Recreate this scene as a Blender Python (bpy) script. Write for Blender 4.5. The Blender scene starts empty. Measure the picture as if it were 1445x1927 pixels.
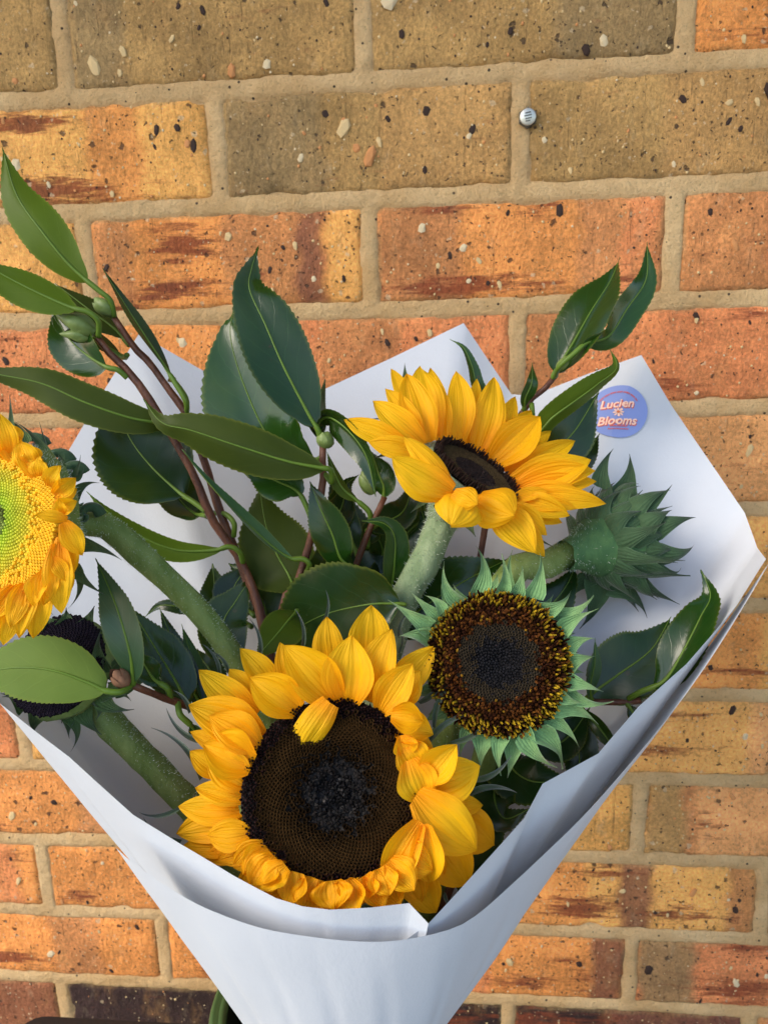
import bpy, math, random
from mathutils import Vector, Matrix, Euler, noise
from mathutils.bvhtree import BVHTree
random.seed(7)
SC = bpy.context.scene
COL = SC.collection
R = math.radians
# ------------------------------------------------------------------ camera
PW, PH, PF = 1445.0, 1927.0, 1373.0
ZS = 1.25                                    # height of the first bed joint in view
CAM = Vector((0.301, -0.624, ZS - 0.1994))
ROT = Euler((R(77.026), R(1.534), R(4.687)), 'XYZ').to_matrix()
cd = bpy.data.cameras.new('camera')
cam = bpy.data.objects.new('camera', cd)
COL.objects.link(cam)
cam.location = CAM
cam.rotation_euler = ROT.to_euler()
cd.sensor_fit = 'VERTICAL'
cd.sensor_height = 36
cd.lens = PF / PH * 36
cd.clip_start = 0.01
cd.clip_end = 200
cd.dof.use_dof = True
cd.dof.focus_distance = 0.36
cd.dof.aperture_fstop = 19
SC.camera = cam
# ------------------------------------------------------------------ light
SUN_EL, SUN_AZ = 38, 239                     # azimuth: clockwise from +Y
w = bpy.data.worlds.new('World')
SC.world = w
w.use_nodes = True
nt = w.node_tree
sky = nt.nodes.new('ShaderNodeTexSky')
sky.sky_type = 'NISHITA'
sky.sun_disc = False
sky.sun_elevation = R(SUN_EL)
sky.sun_rotation = R(SUN_AZ)
sky.dust_density = 1.0
sky.ozone_density = 0.3
nt.links.new(sky.outputs[0], nt.nodes['Background'].inputs[0])
nt.nodes['Background'].inputs[1].default_value = 0.145
sd = bpy.data.lights.new('sun', 'SUN')
sd.energy = 1.25
sd.angle = R(32)
sd.color = (1, .89, .74)
so = bpy.data.objects.new('sun', sd)
COL.objects.link(so)
az = R(SUN_AZ)
sv = Vector((math.sin(az) * math.cos(R(SUN_EL)), math.cos(az) * math.cos(R(SUN_EL)), math.sin(R(SUN_EL))))
so.rotation_euler = sv.to_track_quat('Z', 'Y').to_euler()
so.location = CAM + sv * 3
SC.view_settings.view_transform = 'Standard'
SC.view_settings.look = 'None'
SC.view_settings.gamma = 1
SC.view_settings.exposure = 1.20
# ------------------------------------------------------------------ helpers
def ray(x, y):
    return ROT @ Vector(((x - PW / 2) / PF, -(y - PH / 2) / PF, -1.0))
def P(x, y, d):                              # place seen at photo pixel (x, y), d metres deep
    return CAM + ray(x, y) * d
def camdir(x, y, z):
    return (ROT @ Vector((x, y, z))).normalized()
def depth(p):
    return -(ROT.transposed() @ (p - CAM)).z
def mm(px, d):
    return px * d / PF
def nz(p, s=1.0):
    return noise.noise(Vector(p) * s)
def mesh_obj(name, verts, faces, mat, parent=None, smooth=True, uv=None, cols=None, floats=None, origin=None):
    me = bpy.data.meshes.new(name)
    if origin is not None:
        verts = [Vector(v) - origin for v in verts]
    me.from_pydata([tuple(v) for v in verts], [], faces)
    if smooth:
        me.polygons.foreach_set('use_smooth', [True] * len(me.polygons))
    if uv:
        l = me.uv_layers.new(name='uv')
        for lp in me.loops:
            l.data[lp.index].uv = uv[lp.vertex_index]
    if cols:
        a = me.color_attributes.new('col', 'FLOAT_COLOR', 'POINT')
        flat = []
        for c in cols:
            flat += [c[0], c[1], c[2], 1]
        a.data.foreach_set('color', flat)
    for k, vals in (floats or {}).items():
        a = me.attributes.new(k, 'FLOAT', 'POINT')
        a.data.foreach_set('value', vals)
    me.update()
    if mat:
        me.materials.append(mat)
    o = bpy.data.objects.new(name, me)
    COL.objects.link(o)
    if parent is not None:
        o.parent = parent
        if origin is not None:
            o.location = origin - base_of(parent)
        else:
            o.location = -base_of(parent)
    elif origin is not None:
        o.location = origin
    return o
def base_of(o):
    v = Vector((0, 0, 0))
    while o is not None:
        v = v + o.location
        o = o.parent
    return v
def thing(name, label, cat, loc, group=None):
    o = bpy.data.objects.new(name, None)
    COL.objects.link(o)
    o.empty_display_size = .02
    o.location = loc
    o['label'] = label
    o['category'] = cat
    if group:
        o['group'] = group
    return o
def catmull(pts, n):
    pts = [Vector(p) for p in pts]
    if len(pts) == 2:
        return [pts[0].lerp(pts[1], i / n) for i in range(n + 1)]
    q = [pts[0] * 2 - pts[1]] + pts + [pts[-1] * 2 - pts[-2]]
    seg = [(pts[i + 1] - pts[i]).length for i in range(len(pts) - 1)]
    tot = sum(seg)
    out = []
    for k in range(n + 1):
        s = tot * k / n
        i = 0
        while i < len(seg) - 1 and s > seg[i]:
            s -= seg[i]
            i += 1
        t = min(1, s / seg[i])
        a, b, c, d = q[i], q[i + 1], q[i + 2], q[i + 3]
        out.append(.5 * ((2 * b) + (c - a) * t + (2 * a - 5 * b + 4 * c - d) * t * t + (3 * b - a - 3 * c + d) * t ** 3))
    return out
def tube_data(path, rad, sides=8, bumpy=0.0):
    vs, fs = [], []
    n = len(path)
    up = None
    for i, p in enumerate(path):
        t = (path[min(i + 1, n - 1)] - path[max(i - 1, 0)]).normalized()
        if up is None:
            up = t.orthogonal().normalized()
        up = (up - t * up.dot(t)).normalized()
        s = t.cross(up)
        r = rad(i / (n - 1))
        for k in range(sides):
            a = 2 * math.pi * k / sides
            rr = r * (1 + bumpy * nz((p.x, p.y, p.z + k * .01), 160) + (.035 * math.cos(5 * a + 2 * i / n) if sides == 20 else 0))
            vs.append(p + (up * math.cos(a) + s * math.sin(a)) * rr)
    for i in range(n - 1):
        for k in range(sides):
            a, b = i * sides + k, i * sides + (k + 1) % sides
            fs.append((a, b, b + sides, a + sides))
    vs.append(path[0]); vs.append(path[-1])
    for k in range(sides):
        fs.append((len(vs) - 2, (k + 1) % sides, k))
        fs.append((len(vs) - 1, (n - 1) * sides + k, (n - 1) * sides + (k + 1) % sides))
    return vs, fs
# ------------------------------------------------------------------ materials
def M(name):
    m = bpy.data.materials.new(name)
    m.use_nodes = True
    return m, m.node_tree.nodes, m.node_tree.links, m.node_tree.nodes['Principled BSDF']
def mixc(N, L, fac, a, b, mode='MIX'):
    n = N.new('ShaderNodeMix'); n.data_type = 'RGBA'; n.blend_type = mode
    for s, v in ((0, fac), (6, a), (7, b)):
        if hasattr(v, 'is_output'): L.new(v, n.inputs[s])
        elif s == 0: n.inputs[s].default_value = v
        else: n.inputs[s].default_value = (*v, 1) if len(v) == 3 else v
    return n.outputs[2]
def math_(N, L, op, a, b=None, c=None, clamp=False):
    n = N.new('ShaderNodeMath'); n.operation = op; n.use_clamp = clamp
    for i, v in enumerate((a, b, c)):
        if v is None: continue
        if hasattr(v, 'is_output'): L.new(v, n.inputs[i])
        else: n.inputs[i].default_value = v
    return n.outputs[0]
def ramp(N, L, f, stops):
    n = N.new('ShaderNodeMapRange'); n.interpolation_type = 'SMOOTHSTEP'
    L.new(f, n.inputs[0])
    n.inputs[1].default_value, n.inputs[2].default_value = stops[0], stops[1]
    n.inputs[3].default_value, n.inputs[4].default_value = stops[2], stops[3]
    return n.outputs[0]
def noisen(N, L, vec, scale, detail=4, rough=.55):
    n = N.new('ShaderNodeTexNoise')
    n.inputs['Scale'].default_value = scale
    n.inputs['Detail'].default_value = detail
    n.inputs['Roughness'].default_value = rough
    if vec is not None: L.new(vec, n.inputs['Vector'])
    return n.outputs['Fac']
def bump(N, L, b, h, strength, dist):
    n = N.new('ShaderNodeBump')
    n.inputs['Strength'].default_value = strength
    n.inputs['Distance'].default_value = dist
    L.new(h, n.inputs['Height'])
    L.new(n.outputs[0], b.inputs['Normal'])
    return n.outputs[0]
def objvec(N, L, scale=(1, 1, 1)):
    tc = N.new('ShaderNodeTexCoord')
    oi = N.new('ShaderNodeObjectInfo')
    a = N.new('ShaderNodeVectorMath'); a.operation = 'MULTIPLY'
    a.inputs[1].default_value = scale
    L.new(tc.outputs['Object'], a.inputs[0])
    s = N.new('ShaderNodeVectorMath'); s.operation = 'ADD'
    L.new(a.outputs[0], s.inputs[0])
    m = math_(N, L, 'MULTIPLY', oi.outputs['Random'], 37.0)
    L.new(m, s.inputs[1])
    return s.outputs[0]
def attr(N, name):
    n = N.new('ShaderNodeAttribute'); n.attribute_name = name
    return n
def simple(name, c, rough=.6, spec=.3, nscale=0, namp=.2, bscale=0, bdist=.0005):
    m, N, L, b = M(name)
    b.inputs['Base Color'].default_value = (*c, 1)
    b.inputs['Roughness'].default_value = rough
    b.inputs['Specular IOR Level'].default_value = spec
    v = objvec(N, L)
    if nscale:
        f = noisen(N, L, v, nscale)
        L.new(mixc(N, L, f, tuple(x * (1 - namp) for x in c), tuple(min(1, x * (1 + namp)) for x in c)), b.inputs['Base Color'])
    if bscale:
        bump(N, L, b, noisen(N, L, v, bscale), .8, bdist)
    return m

def brick_mat():
    m, N, L, b = M('speckled brick')
    c = attr(N, 'col').outputs['Color']
    sm = attr(N, 'smear').outputs['Fac']
    v = objvec(N, L)
    vs = objvec(N, L, (.13, 1, 1))
    vv = objvec(N, L, (1, 1, .5))
    def mul(c, f, lo, hi): return mixc(N, L, 1.0, c, mixc(N, L, f, (lo,) * 3, (hi,) * 3), 'MULTIPLY')
    big = noisen(N, L, v, 16, 5, .65)
    c = mul(c, ramp(N, L, big, (.3, .7, 0, 1)), .74, 1.12)
    warm = noisen(N, L, vv, 45, 5, .65)
    c = mixc(N, L, ramp(N, L, warm, (.48, .78, 0, .55)), c, mixc(N, L, .5, c, (.80, .42, .14)))
    pale = noisen(N, L, objvec(N, L, (1, 1, .5)), 75, 5, .7)
    c = mixc(N, L, ramp(N, L, pale, (.55, .80, 0, .5)), c, mixc(N, L, .45, c, (.85, .66, .40)))
    st = noisen(N, L, vs, 190, 5, .7)
    f = math_(N, L, 'ADD', sm, math_(N, L, 'MULTIPLY', math_(N, L, 'SUBTRACT', st, .5), 2.3))
    f = ramp(N, L, f, (.22, .80, 0, .92))
    c = mixc(N, L, f, c, mixc(N, L, noisen(N, L, v, 50, 4), (.50, .11, .030), (.12, .034, .026)))
    # pits and grit, irregular in outline
    wob = N.new('ShaderNodeTexNoise'); wob.inputs['Scale'].default_value = 260; wob.inputs['Detail'].default_value = 3
    L.new(v, wob.inputs['Vector'])
    wv_ = N.new('ShaderNodeVectorMath'); wv_.operation = 'MULTIPLY_ADD'
    L.new(wob.outputs['Color'], wv_.inputs[0]); wv_.inputs[1].default_value = (.007, .007, .007); L.new(v, wv_.inputs[2])
    darks = None
    for sc_, keep, amt in ((120, .80, .34), (310, .70, .40)):
        vo = N.new('ShaderNodeTexVoronoi'); vo.inputs['Scale'].default_value = sc_
        L.new(wv_.outputs[0], vo.inputs['Vector'])
        pick = N.new('ShaderNodeSeparateColor'); L.new(vo.outputs['Color'], pick.inputs[0])
        sz = math_(N, L, 'MULTIPLY', pick.outputs[1], amt)
        d = math_(N, L, 'SUBTRACT', sz, vo.outputs['Distance'])
        dot = ramp(N, L, d, (0, .10, 0, 1))
        dark = math_(N, L, 'MULTIPLY', dot, math_(N, L, 'GREATER_THAN', pick.outputs[0], keep))
        light = math_(N, L, 'MULTIPLY', dot, math_(N, L, 'LESS_THAN', pick.outputs[0], .16))
        c = mixc(N, L, math_(N, L, 'MULTIPLY', dark, .8), c, (.075, .045, .028))
        c = mixc(N, L, math_(N, L, 'MULTIPLY', light, .6), c, (.80, .60, .36))
        darks = dark if darks is None else math_(N, L, 'MAXIMUM', darks, dark)
    # vertical drag marks of the wire cut
    dr = noisen(N, L, objvec(N, L, (1, 1, .08)), 210, 4, .65)
    c = mixc(N, L, ramp(N, L, dr, (.63, .76, 0, .4)), c, (.17, .10, .05))
    gr = noisen(N, L, v, 330, 6, .75)
    c = mul(c, ramp(N, L, gr, (.28, .72, 0, 1)), .66, 1.22)
    L.new(c, b.inputs['Base Color'])
    b.inputs['Roughness'].default_value = .8
    b.inputs['Specular IOR Level'].default_value = .3
    h = math_(N, L, 'ADD', math_(N, L, 'MULTIPLY', noisen(N, L, vv, 110, 6, .7), 1.2), math_(N, L, 'MULTIPLY', gr, .5))
    h = math_(N, L, 'SUBTRACT', h, math_(N, L, 'ADD', math_(N, L, 'MULTIPLY', darks, .7), math_(N, L, 'MULTIPLY', ramp(N, L, dr, (.60, .76, 0, 1)), .4)))
    bump(N, L, b, h, 1.0, .0048)
    return m
def mortar_mat():
    m, N, L, b = M('sandy mortar')
    v = objvec(N, L)
    c = mixc(N, L, ramp(N, L, noisen(N, L, v, 13, 6, .65), (.3, .7, 0, 1)), (.76, .475, .21), (.97, .67, .34))
    c0 = mixc(N, L, noisen(N, L, v, 14, 5), (.66, .425, .185), (.84, .585, .29))
    g = noisen(N, L, v, 420, 5, .75)
    c = mixc(N, L, ramp(N, L, g, (.30, .46, .5, 0)), c, (.24, .15, .07))
    c = mixc(N, L, ramp(N, L, noisen(N, L, objvec(N, L, (.3, 1, 1)), 60, 5, .7), (.5, .75, 0, .35)), c, (.36, .24, .12))
    vo = N.new('ShaderNodeTexVoronoi'); vo.inputs['Scale'].default_value = 90
    L.new(v, vo.inputs['Vector'])
    c = mixc(N, L, math_(N, L, 'LESS_THAN', vo.outputs['Distance'], .10), c, (.10, .07, .045))
    L.new(c, b.inputs['Base Color'])
    b.inputs['Roughness'].default_value = .95
    b.inputs['Specular IOR Level'].default_value = .15
    bump(N, L, b, math_(N, L, 'ADD', g, math_(N, L, 'MULTIPLY', noisen(N, L, v, 160, 6, .75), 1.2)), 1.0, .0036)
    return m
def petal_mat():
    m, N, L, b = M('golden petal')
    uv = N.new('ShaderNodeUVMap')
    sp = N.new('ShaderNodeSeparateXYZ'); L.new(uv.outputs[0], sp.inputs[0])
    oi = N.new('ShaderNodeObjectInfo')
    t = attr(N, 'tone').outputs['Fac']
    c = mixc(N, L, ramp(N, L, sp.outputs[1], (0, .55, 0, 1)), (.97, .38, .003), (1.0, .575, .008))
    c = mixc(N, L, math_(N, L, 'MULTIPLY', t, 1.0), c, (.97, .44, .004))
    wv = math_(N, L, 'SINE', math_(N, L, 'MULTIPLY', sp.outputs[0], 58.0))
    cm = N.new('ShaderNodeCombineXYZ'); L.new(math_(N, L, 'MULTIPLY', sp.outputs[0], 15.0), cm.inputs[0])
    L.new(math_(N, L, 'MULTIPLY', sp.outputs[1], 1.4), cm.inputs[1]); L.new(math_(N, L, 'MULTIPLY', oi.outputs['Random'], 50), cm.inputs[2])
    st = noisen(N, L, cm.outputs[0], 1.0, 3, .6)
    c = mixc(N, L, ramp(N, L, st, (.5, .8, 0, .35)), c, (.80, .32, .002))
    L.new(c, b.inputs['Base Color'])
    b.inputs['Roughness'].default_value = .55
    b.inputs['Specular IOR Level'].default_value = .22
    h = math_(N, L, 'ADD', math_(N, L, 'MULTIPLY', wv, .10), st)
    nb = bump(N, L, b, h, .8, .0009)
    tr = N.new('ShaderNodeBsdfTranslucent'); L.new(c, tr.inputs[0]); L.new(nb, tr.inputs['Normal'])
    mx = N.new('ShaderNodeMixShader'); mx.inputs[0].default_value = .42
    L.new(b.outputs[0], mx.inputs[1]); L.new(tr.outputs[0], mx.inputs[2])
    L.new(mx.outputs[0], N['Material Output'].inputs[0])
    return m
def leaf_mat(name, top, under, rough):
    m, N, L, b = M(name)
    uv = N.new('ShaderNodeUVMap')
    sp = N.new('ShaderNodeSeparateXYZ'); L.new(uv.outputs[0], sp.inputs[0])
    geo = N.new('ShaderNodeNewGeometry')
    oi = N.new('ShaderNodeObjectInfo')
    v = objvec(N, L)
    au = math_(N, L, 'ABSOLUTE', math_(N, L, 'SUBTRACT', sp.outputs[0], .5))
    wob = math_(N, L, 'MULTIPLY', noisen(N, L, v, 70, 3), .10)
    k = math_(N, L, 'ADD', math_(N, L, 'SUBTRACT', math_(N, L, 'MULTIPLY', sp.outputs[1], 7.0), math_(N, L, 'MULTIPLY', au, 4.0)), math_(N, L, 'MULTIPLY', wob, 6.0))
    fr = math_(N, L, 'ABSOLUTE', math_(N, L, 'SUBTRACT', math_(N, L, 'FRACT', k), .5))
    vein = ramp(N, L, fr, (0, .045, 1, 0))
    vo = N.new('ShaderNodeTexVoronoi'); vo.feature = 'DISTANCE_TO_EDGE'; vo.inputs['Scale'].default_value = 190
    L.new(v, vo.inputs['Vector'])
    net = ramp(N, L, vo.outputs['Distance'], (0, .06, 1, 0))
    mott = noisen(N, L, v, 45, 4)
    ct = mixc(N, L, mott, tuple(x * .75 for x in top), tuple(x * 1.3 for x in top))
    ct = mixc(N, L, math_(N, L, 'MULTIPLY', vein, .22), ct, tuple(min(1, x * 2.6 + .01) for x in top))
    cu = mixc(N, L, mott, tuple(x * .85 for x in under), tuple(x * 1.2 for x in under))
    cu = mixc(N, L, math_(N, L, 'MULTIPLY', vein, .20), cu, tuple(x * 1.6 for x in under))
    c = mixc(N, L, geo.outputs['Backfacing'], ct, cu)
    sv_ = N.new('ShaderNodeTexVoronoi'); sv_.inputs['Scale'].default_value = 85
    L.new(v, sv_.inputs['Vector'])
    sk = N.new('ShaderNodeSeparateColor'); L.new(sv_.outputs['Color'], sk.inputs[0])
    spot = math_(N, L, 'MULTIPLY', math_(N, L, 'LESS_THAN', sv_.outputs['Distance'], math_(N, L, 'MULTIPLY', sk.outputs[1], .13)), math_(N, L, 'GREATER_THAN', sk.outputs[0], .72))
    c = mixc(N, L, math_(N, L, 'MULTIPLY', spot, .6), c, (.045, .030, .012))
    pt = noisen(N, L, v, 18, 3)
    c = mixc(N, L, ramp(N, L, pt, (.45, .75, 0, .5)), c, mixc(N, L, .35, c, (.11, .14, .01)))
    edge = ramp(N, L, au, (.44, .5, 0, .55))
    c = mixc(N, L, edge, c, mixc(N, L, .5, c, (.22, .24, .03)))
    hs = N.new('ShaderNodeHueSaturation'); L.new(c, hs.inputs['Color'])
    L.new(math_(N, L, 'ADD', .75, math_(N, L, 'MULTIPLY', oi.outputs['Random'], .5)), hs.inputs['Value'])
    c = hs.outputs[0]
    L.new(c, b.inputs['Base Color'])
    L.new(math_(N, L, 'ADD', math_(N, L, 'MULTIPLY', geo.outputs['Backfacing'], .22), math_(N, L, 'ADD', rough - .05, math_(N, L, 'MULTIPLY', mott, .12))), b.inputs['Roughness'])
    L.new(math_(N, L, 'SUBTRACT', .44, math_(N, L, 'MULTIPLY', geo.outputs['Backfacing'], .32)), b.inputs['Specular IOR Level'])
    h = math_(N, L, 'SUBTRACT', math_(N, L, 'MULTIPLY', mott, .6), math_(N, L, 'ADD', math_(N, L, 'MULTIPLY', vein, .05), math_(N, L, 'MULTIPLY', net, .02)))
    nb = bump(N, L, b, h, .6, .0008)
    tr = N.new('ShaderNodeBsdfTranslucent')
    L.new(mixc(N, L, .6, c, (.16, .24, .010)), tr.inputs[0])
    mx = N.new('ShaderNodeMixShader'); mx.inputs[0].default_value = .14
    L.new(b.outputs[0], mx.inputs[1]); L.new(tr.outputs[0], mx.inputs[2])
    L.new(mx.outputs[0], N['Material Output'].inputs[0])
    return m
def bract_mat(name, c, tip):
    m, N, L, b = M(name)
    uv = N.new('ShaderNodeUVMap')
    sp = N.new('ShaderNodeSeparateXYZ'); L.new(uv.outputs[0], sp.inputs[0])
    v = objvec(N, L)
    n = noisen(N, L, v, 200, 4)
    cc = mixc(N, L, ramp(N, L, sp.outputs[1], (.1, 1, 0, 1)), c, tip)
    cc = mixc(N, L, ramp(N, L, n, (.35, .7, 0, .45)), cc, tuple(x * .55 for x in c))
    au = math_(N, L, 'ABSOLUTE', math_(N, L, 'SUBTRACT', sp.outputs[0], .5))
    cc = mixc(N, L, ramp(N, L, au, (.42, .5, 0, .35)), cc, tuple(min(1, x * 1.7 + .05) for x in c))
    L.new(cc, b.inputs['Base Color'])
    b.inputs['Roughness'].default_value = .7
    b.inputs['Specular IOR Level'].default_value = .25
    b.inputs['Sheen Weight'].default_value = .25
    b.inputs['Sheen Roughness'].default_value = .4
    st = math_(N, L, 'SINE', math_(N, L, 'MULTIPLY', sp.outputs[0], 38))
    bump(N, L, b, math_(N, L, 'ADD', math_(N, L, 'MULTIPLY', st, .3), noisen(N, L, v, 900, 3)), .7, .0006)
    return m
def floret_mat():
    m, N, L, b = M('disc florets')
    c = attr(N, 'col').outputs['Color']
    L.new(c, b.inputs['Base Color'])
    b.inputs['Roughness'].default_value = .55
    b.inputs['Specular IOR Level'].default_value = .12
    return m
def paper_mat():
    m, N, L, b = M('white wrapping paper')
    v = objvec(N, L)
    f = noisen(N, L, objvec(N, L, (1, 1, .6)), 520, 4, .7)
    c = mixc(N, L, noisen(N, L, v, 25, 5), (.57, .60, .64), (.62, .65, .69))
    L.new(c, b.inputs['Base Color'])
    b.inputs['Roughness'].default_value = .6
    b.inputs['Specular IOR Level'].default_value = .25
    nb = bump(N, L, b, math_(N, L, 'ADD', math_(N, L, 'MULTIPLY', f, .35), math_(N, L, 'MULTIPLY', noisen(N, L, v, 22, 4, .5), 1.6)), .5, .0008)
    tr = N.new('ShaderNodeBsdfTranslucent'); tr.inputs[0].default_value = (.8, .78, .76, 1); L.new(nb, tr.inputs['Normal'])
    mx = N.new('ShaderNodeMixShader'); mx.inputs[0].default_value = .05
    L.new(b.outputs[0], mx.inputs[1]); L.new(tr.outputs[0], mx.inputs[2])
    L.new(mx.outputs[0], N['Material Output'].inputs[0])
    return m
def stem_mat(name, a, bcol, rough=.6, sc=120):
    m, N, L, b = M(name)
    v = objvec(N, L, (1, 1, .35))
    n = noisen(N, L, v, sc, 5, .6)
    c = mixc(N, L, ramp(N, L, n, (.3, .7, 0, 1)), a, bcol)
    sp = noisen(N, L, objvec(N, L), 700, 2)
    c = mixc(N, L, ramp(N, L, sp, (.66, .74, 0, .25)), c, tuple(min(1, x * 1.7 + .02) for x in bcol))
    L.new(c, b.inputs['Base Color'])
    b.inputs['Roughness'].default_value = rough
    b.inputs['Specular IOR Level'].default_value = .35
    bump(N, L, b, math_(N, L, 'ADD', n, math_(N, L, 'MULTIPLY', sp, .4)), .8, .0012)
    return m

BRICK, MORTAR, PETAL, PAPER, FLORET = brick_mat(), mortar_mat(), petal_mat(), paper_mat(), floret_mat()
LEAF = leaf_mat('glossy camellia leaf', (.010, .042, .005), (.058, .098, .007), .17)
LEAFD = leaf_mat('dark camellia leaf', (.006, .026, .005), (.034, .052, .007), .24)
LEAFB = leaf_mat('bluish young leaf', (.035, .090, .038), (.13, .20, .035), .34)
RIB = simple('leaf midrib', (.095, .165, .016), .45, .3, 90, .25)
TWIG = stem_mat('red brown twig', (.060, .020, .010), (.15, .055, .026), .45)
GSTEM = stem_mat('hairy green stem', (.115, .175, .035), (.20, .26, .075), .72)
PSTEM = stem_mat('pale frosted stem', (.16, .23, .11), (.27, .34, .19), .8)
HAIR = simple('stem hairs', (.50, .56, .44), .8, .2)
BRACT = bract_mat('green bract', (.085, .150, .045), (.060, .085, .045))
BRACTT = bract_mat('thread bract', (.055, .095, .045), (.075, .10, .09))
BRACTP = bract_mat('pale mint bract', (.17, .33, .125), (.20, .31, .12))
BRACTD = bract_mat('dark bract', (.048, .100, .040), (.028, .052, .027))
BUD = simple('green leaf bud', (.16, .22, .055), .45, .4, 120, .35, 300, .0004)
DRY = simple('dry brown bud', (.22, .11, .06), .7, .2, 150, .4)
# ------------------------------------------------------------------ brick wall
BH, BL, JH, JV = .086, .240, .0114, .0116
def S(r, g, b, k=1.75):                       # sRGB reading to a linear colour
    f = lambda c: (c / 255 / 12.92) if c / 255 <= .04045 else ((c / 255 + .055) / 1.055) ** 2.4
    return (f(r) * k, f(g) * k, f(b) * k)
OLIVE, OLIVEG, ORANGE, YEL = S(160, 125, 75), S(138, 113, 75), S(208, 134, 70), S(218, 158, 84)
OLIVEB = S(164, 124, 74)
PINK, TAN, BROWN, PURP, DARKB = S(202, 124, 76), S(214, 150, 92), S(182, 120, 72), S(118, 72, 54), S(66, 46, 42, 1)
# (row, left half-index): (base, bands[(u0,u1,colour)], smears[(uc,vc,du,dv,amount)])
BR = {
 (0, -2): (OLIVE, [], []), (0, 0): (OLIVE, [(0, .2, OLIVEG)], []), (0, 2): (OLIVE, [(.6, 1, OLIVEG)], []), (0, 4): (ORANGE, [], [(.4, .15, .3, .1, .7)]),
 (1, -1): (YEL, [(.55, .75, ORANGE)], [(.25, .85, .3, .10, .9), (.35, .16, .30, .14, 1.0), (.5, .05, .1, .1, .7)]),
 (1, 1): (OLIVE, [(0, .35, OLIVEG), (.55, 1, OLIVEB)], []), (1, 3): (OLIVE, [(.45, .8, OLIVEB)], []),
 (2, -2): (ORANGE, [(.5, 1, YEL)], []),
 (2, 0): (ORANGE, [(.5, .80, BROWN), (.76, .86, PURP), (.87, 1, YEL), (0, .15, BROWN)], [(.34, .66, .11, .16, 1.0), (.33, .86, .12, .07, .7), (.30, .22, .17, .10, .9), (.02, .05, .3, .06, .5), (.6, .33, .06, .08, .6)]),
 (2, 2): (BROWN, [(.3, .7, ORANGE), (.85, .97, PINK)], [(.30, .15, .24, .11, 1.0), (.58, .14, .2, .05, .6), (.56, .92, .08, .1, .7), (.25, .93, .15, .05, .6), (.9, .15, .1, .1, .6)]),
 (2, 4): (BROWN, [(.3, 1, PINK)], [(.7, .42, .4, .09, .9), (.8, .22, .3, .09, .8), (.85, .9, .2, .07, .7)]),
 (3, -1): (PINK, [(.5, 1, ORANGE)], [(.15, .85, .2, .08, .5)]), (3, 1): (PINK, [(.3, .6, BROWN)], [(.5, .4, .12, .12, .6), (.8, .75, .15, .1, .5)]),
 (3, 3): (PINK, [(0, .15, BROWN)], [(.5, .2, .1, .12, .55), (.8, .9, .15, .08, .6)]),
 (4, -2): (PINK, [], [(.4, .5, .2, .1, .5)]), (4, 4): (TAN, [(.5, 1, YEL)], [(.3, .4, .1, .1, .4)]), (5, 3): (TAN, [(.4, 1, YEL)], [(.7, .3, .1, .1, .4)]),
 (6, 4): (YEL, [(0, .4, ORANGE)], [(.35, .25, .25, .07, .6), (.7, .6, .2, .08, .4)]), (7, 3): (TAN, [(0, .36, PINK), (.36, .9, YEL)], [(.5, .8, .22, .06, .9), (.55, .35, .16, .08, .9), (.3, .1, .1, .08, .6)]),
 (7, -2): (YEL, [(.3, .6, ORANGE)], []), (7, -1): (YEL, [(.2, .5, ORANGE)], []),
 (8, -2): (BROWN, [(.3, .7, ORANGE)], [(.2, .1, .2, .1, .7)]), (8, 0): (BROWN, [(0, .3, ORANGE)], []), (8, 2): (YEL, [(.4, .7, BROWN)], []),
 (8, 4): (BROWN, [(.2, .6, TAN), (0, .15, OLIVE)], [(.25, .5, .05, .15, .5)]),
 (9, -3): (ORANGE, [(.7, .9, PINK)], [(.2, .8, .2, .1, .7), (.9, .8, .1, .1, .6)]), (9, -1): (ORANGE, [(.55, .8, PINK)], [(.12, .2, .1, .1, .8), (.6, .6, .2, .1, .4)]),
 (9, 1): (ORANGE, [], []), (9, 3): (YEL, [(0, .3, ORANGE), (.43, .57, PURP), (.88, 1, BROWN)], [(.30, .32, .14, .17, 1.0), (.37, .88, .14, .09, .8), (.70, .28, .16, .12, .9), (.9, .25, .06, .12, .7)]),
 (10, -2): (ORANGE, [(.5, .72, BROWN)], [(.2, .25, .25, .14, .9), (.1, .1, .3, .05, .7)]), (10, 0): (ORANGE, [(.85, 1, BROWN)], [(.2, .2, .1, .3, .6), (.25, .9, .15, .1, .7), (.6, .1, .2, .05, .6)]),
 (10, 2): (ORANGE, [(0, .25, OLIVE), (.25, .42, PINK), (.86, 1, PURP)], [(.55, .25, .15, .12, .8), (.75, .6, .06, .1, .6), (.83, .3, .06, .2, .6)]),
 (10, 4): (PINK, [(0, .25, OLIVEG), (.72, 1, BROWN)], [(.45, .3, .2, .12, 1.0), (.5, .92, .2, .08, .7), (.4, .1, .2, .06, .7)]),
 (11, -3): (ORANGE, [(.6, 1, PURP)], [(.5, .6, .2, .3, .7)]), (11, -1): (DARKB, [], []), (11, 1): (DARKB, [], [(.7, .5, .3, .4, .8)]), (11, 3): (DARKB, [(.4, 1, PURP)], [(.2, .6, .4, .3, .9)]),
}
wall = thing('brick_wall', 'speckled orange and olive brick wall with sandy mortar filling the background', 'brick wall', (0.3, 0, 0))
def brick_xz(row, i):
    xc = i * BL / 2 + BL / 2
    zc = ZS - (row - .5) * BH
    return xc, zc
def brick_y(x, z, seed):
    return -.0008 * nz((x * 30 + seed, z * 30, 1)) - .0012 * nz((x * 110, z * 110, seed)) + .0014 * max(0, nz((x * 70, z * 150, seed + 5)) - .25)
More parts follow.
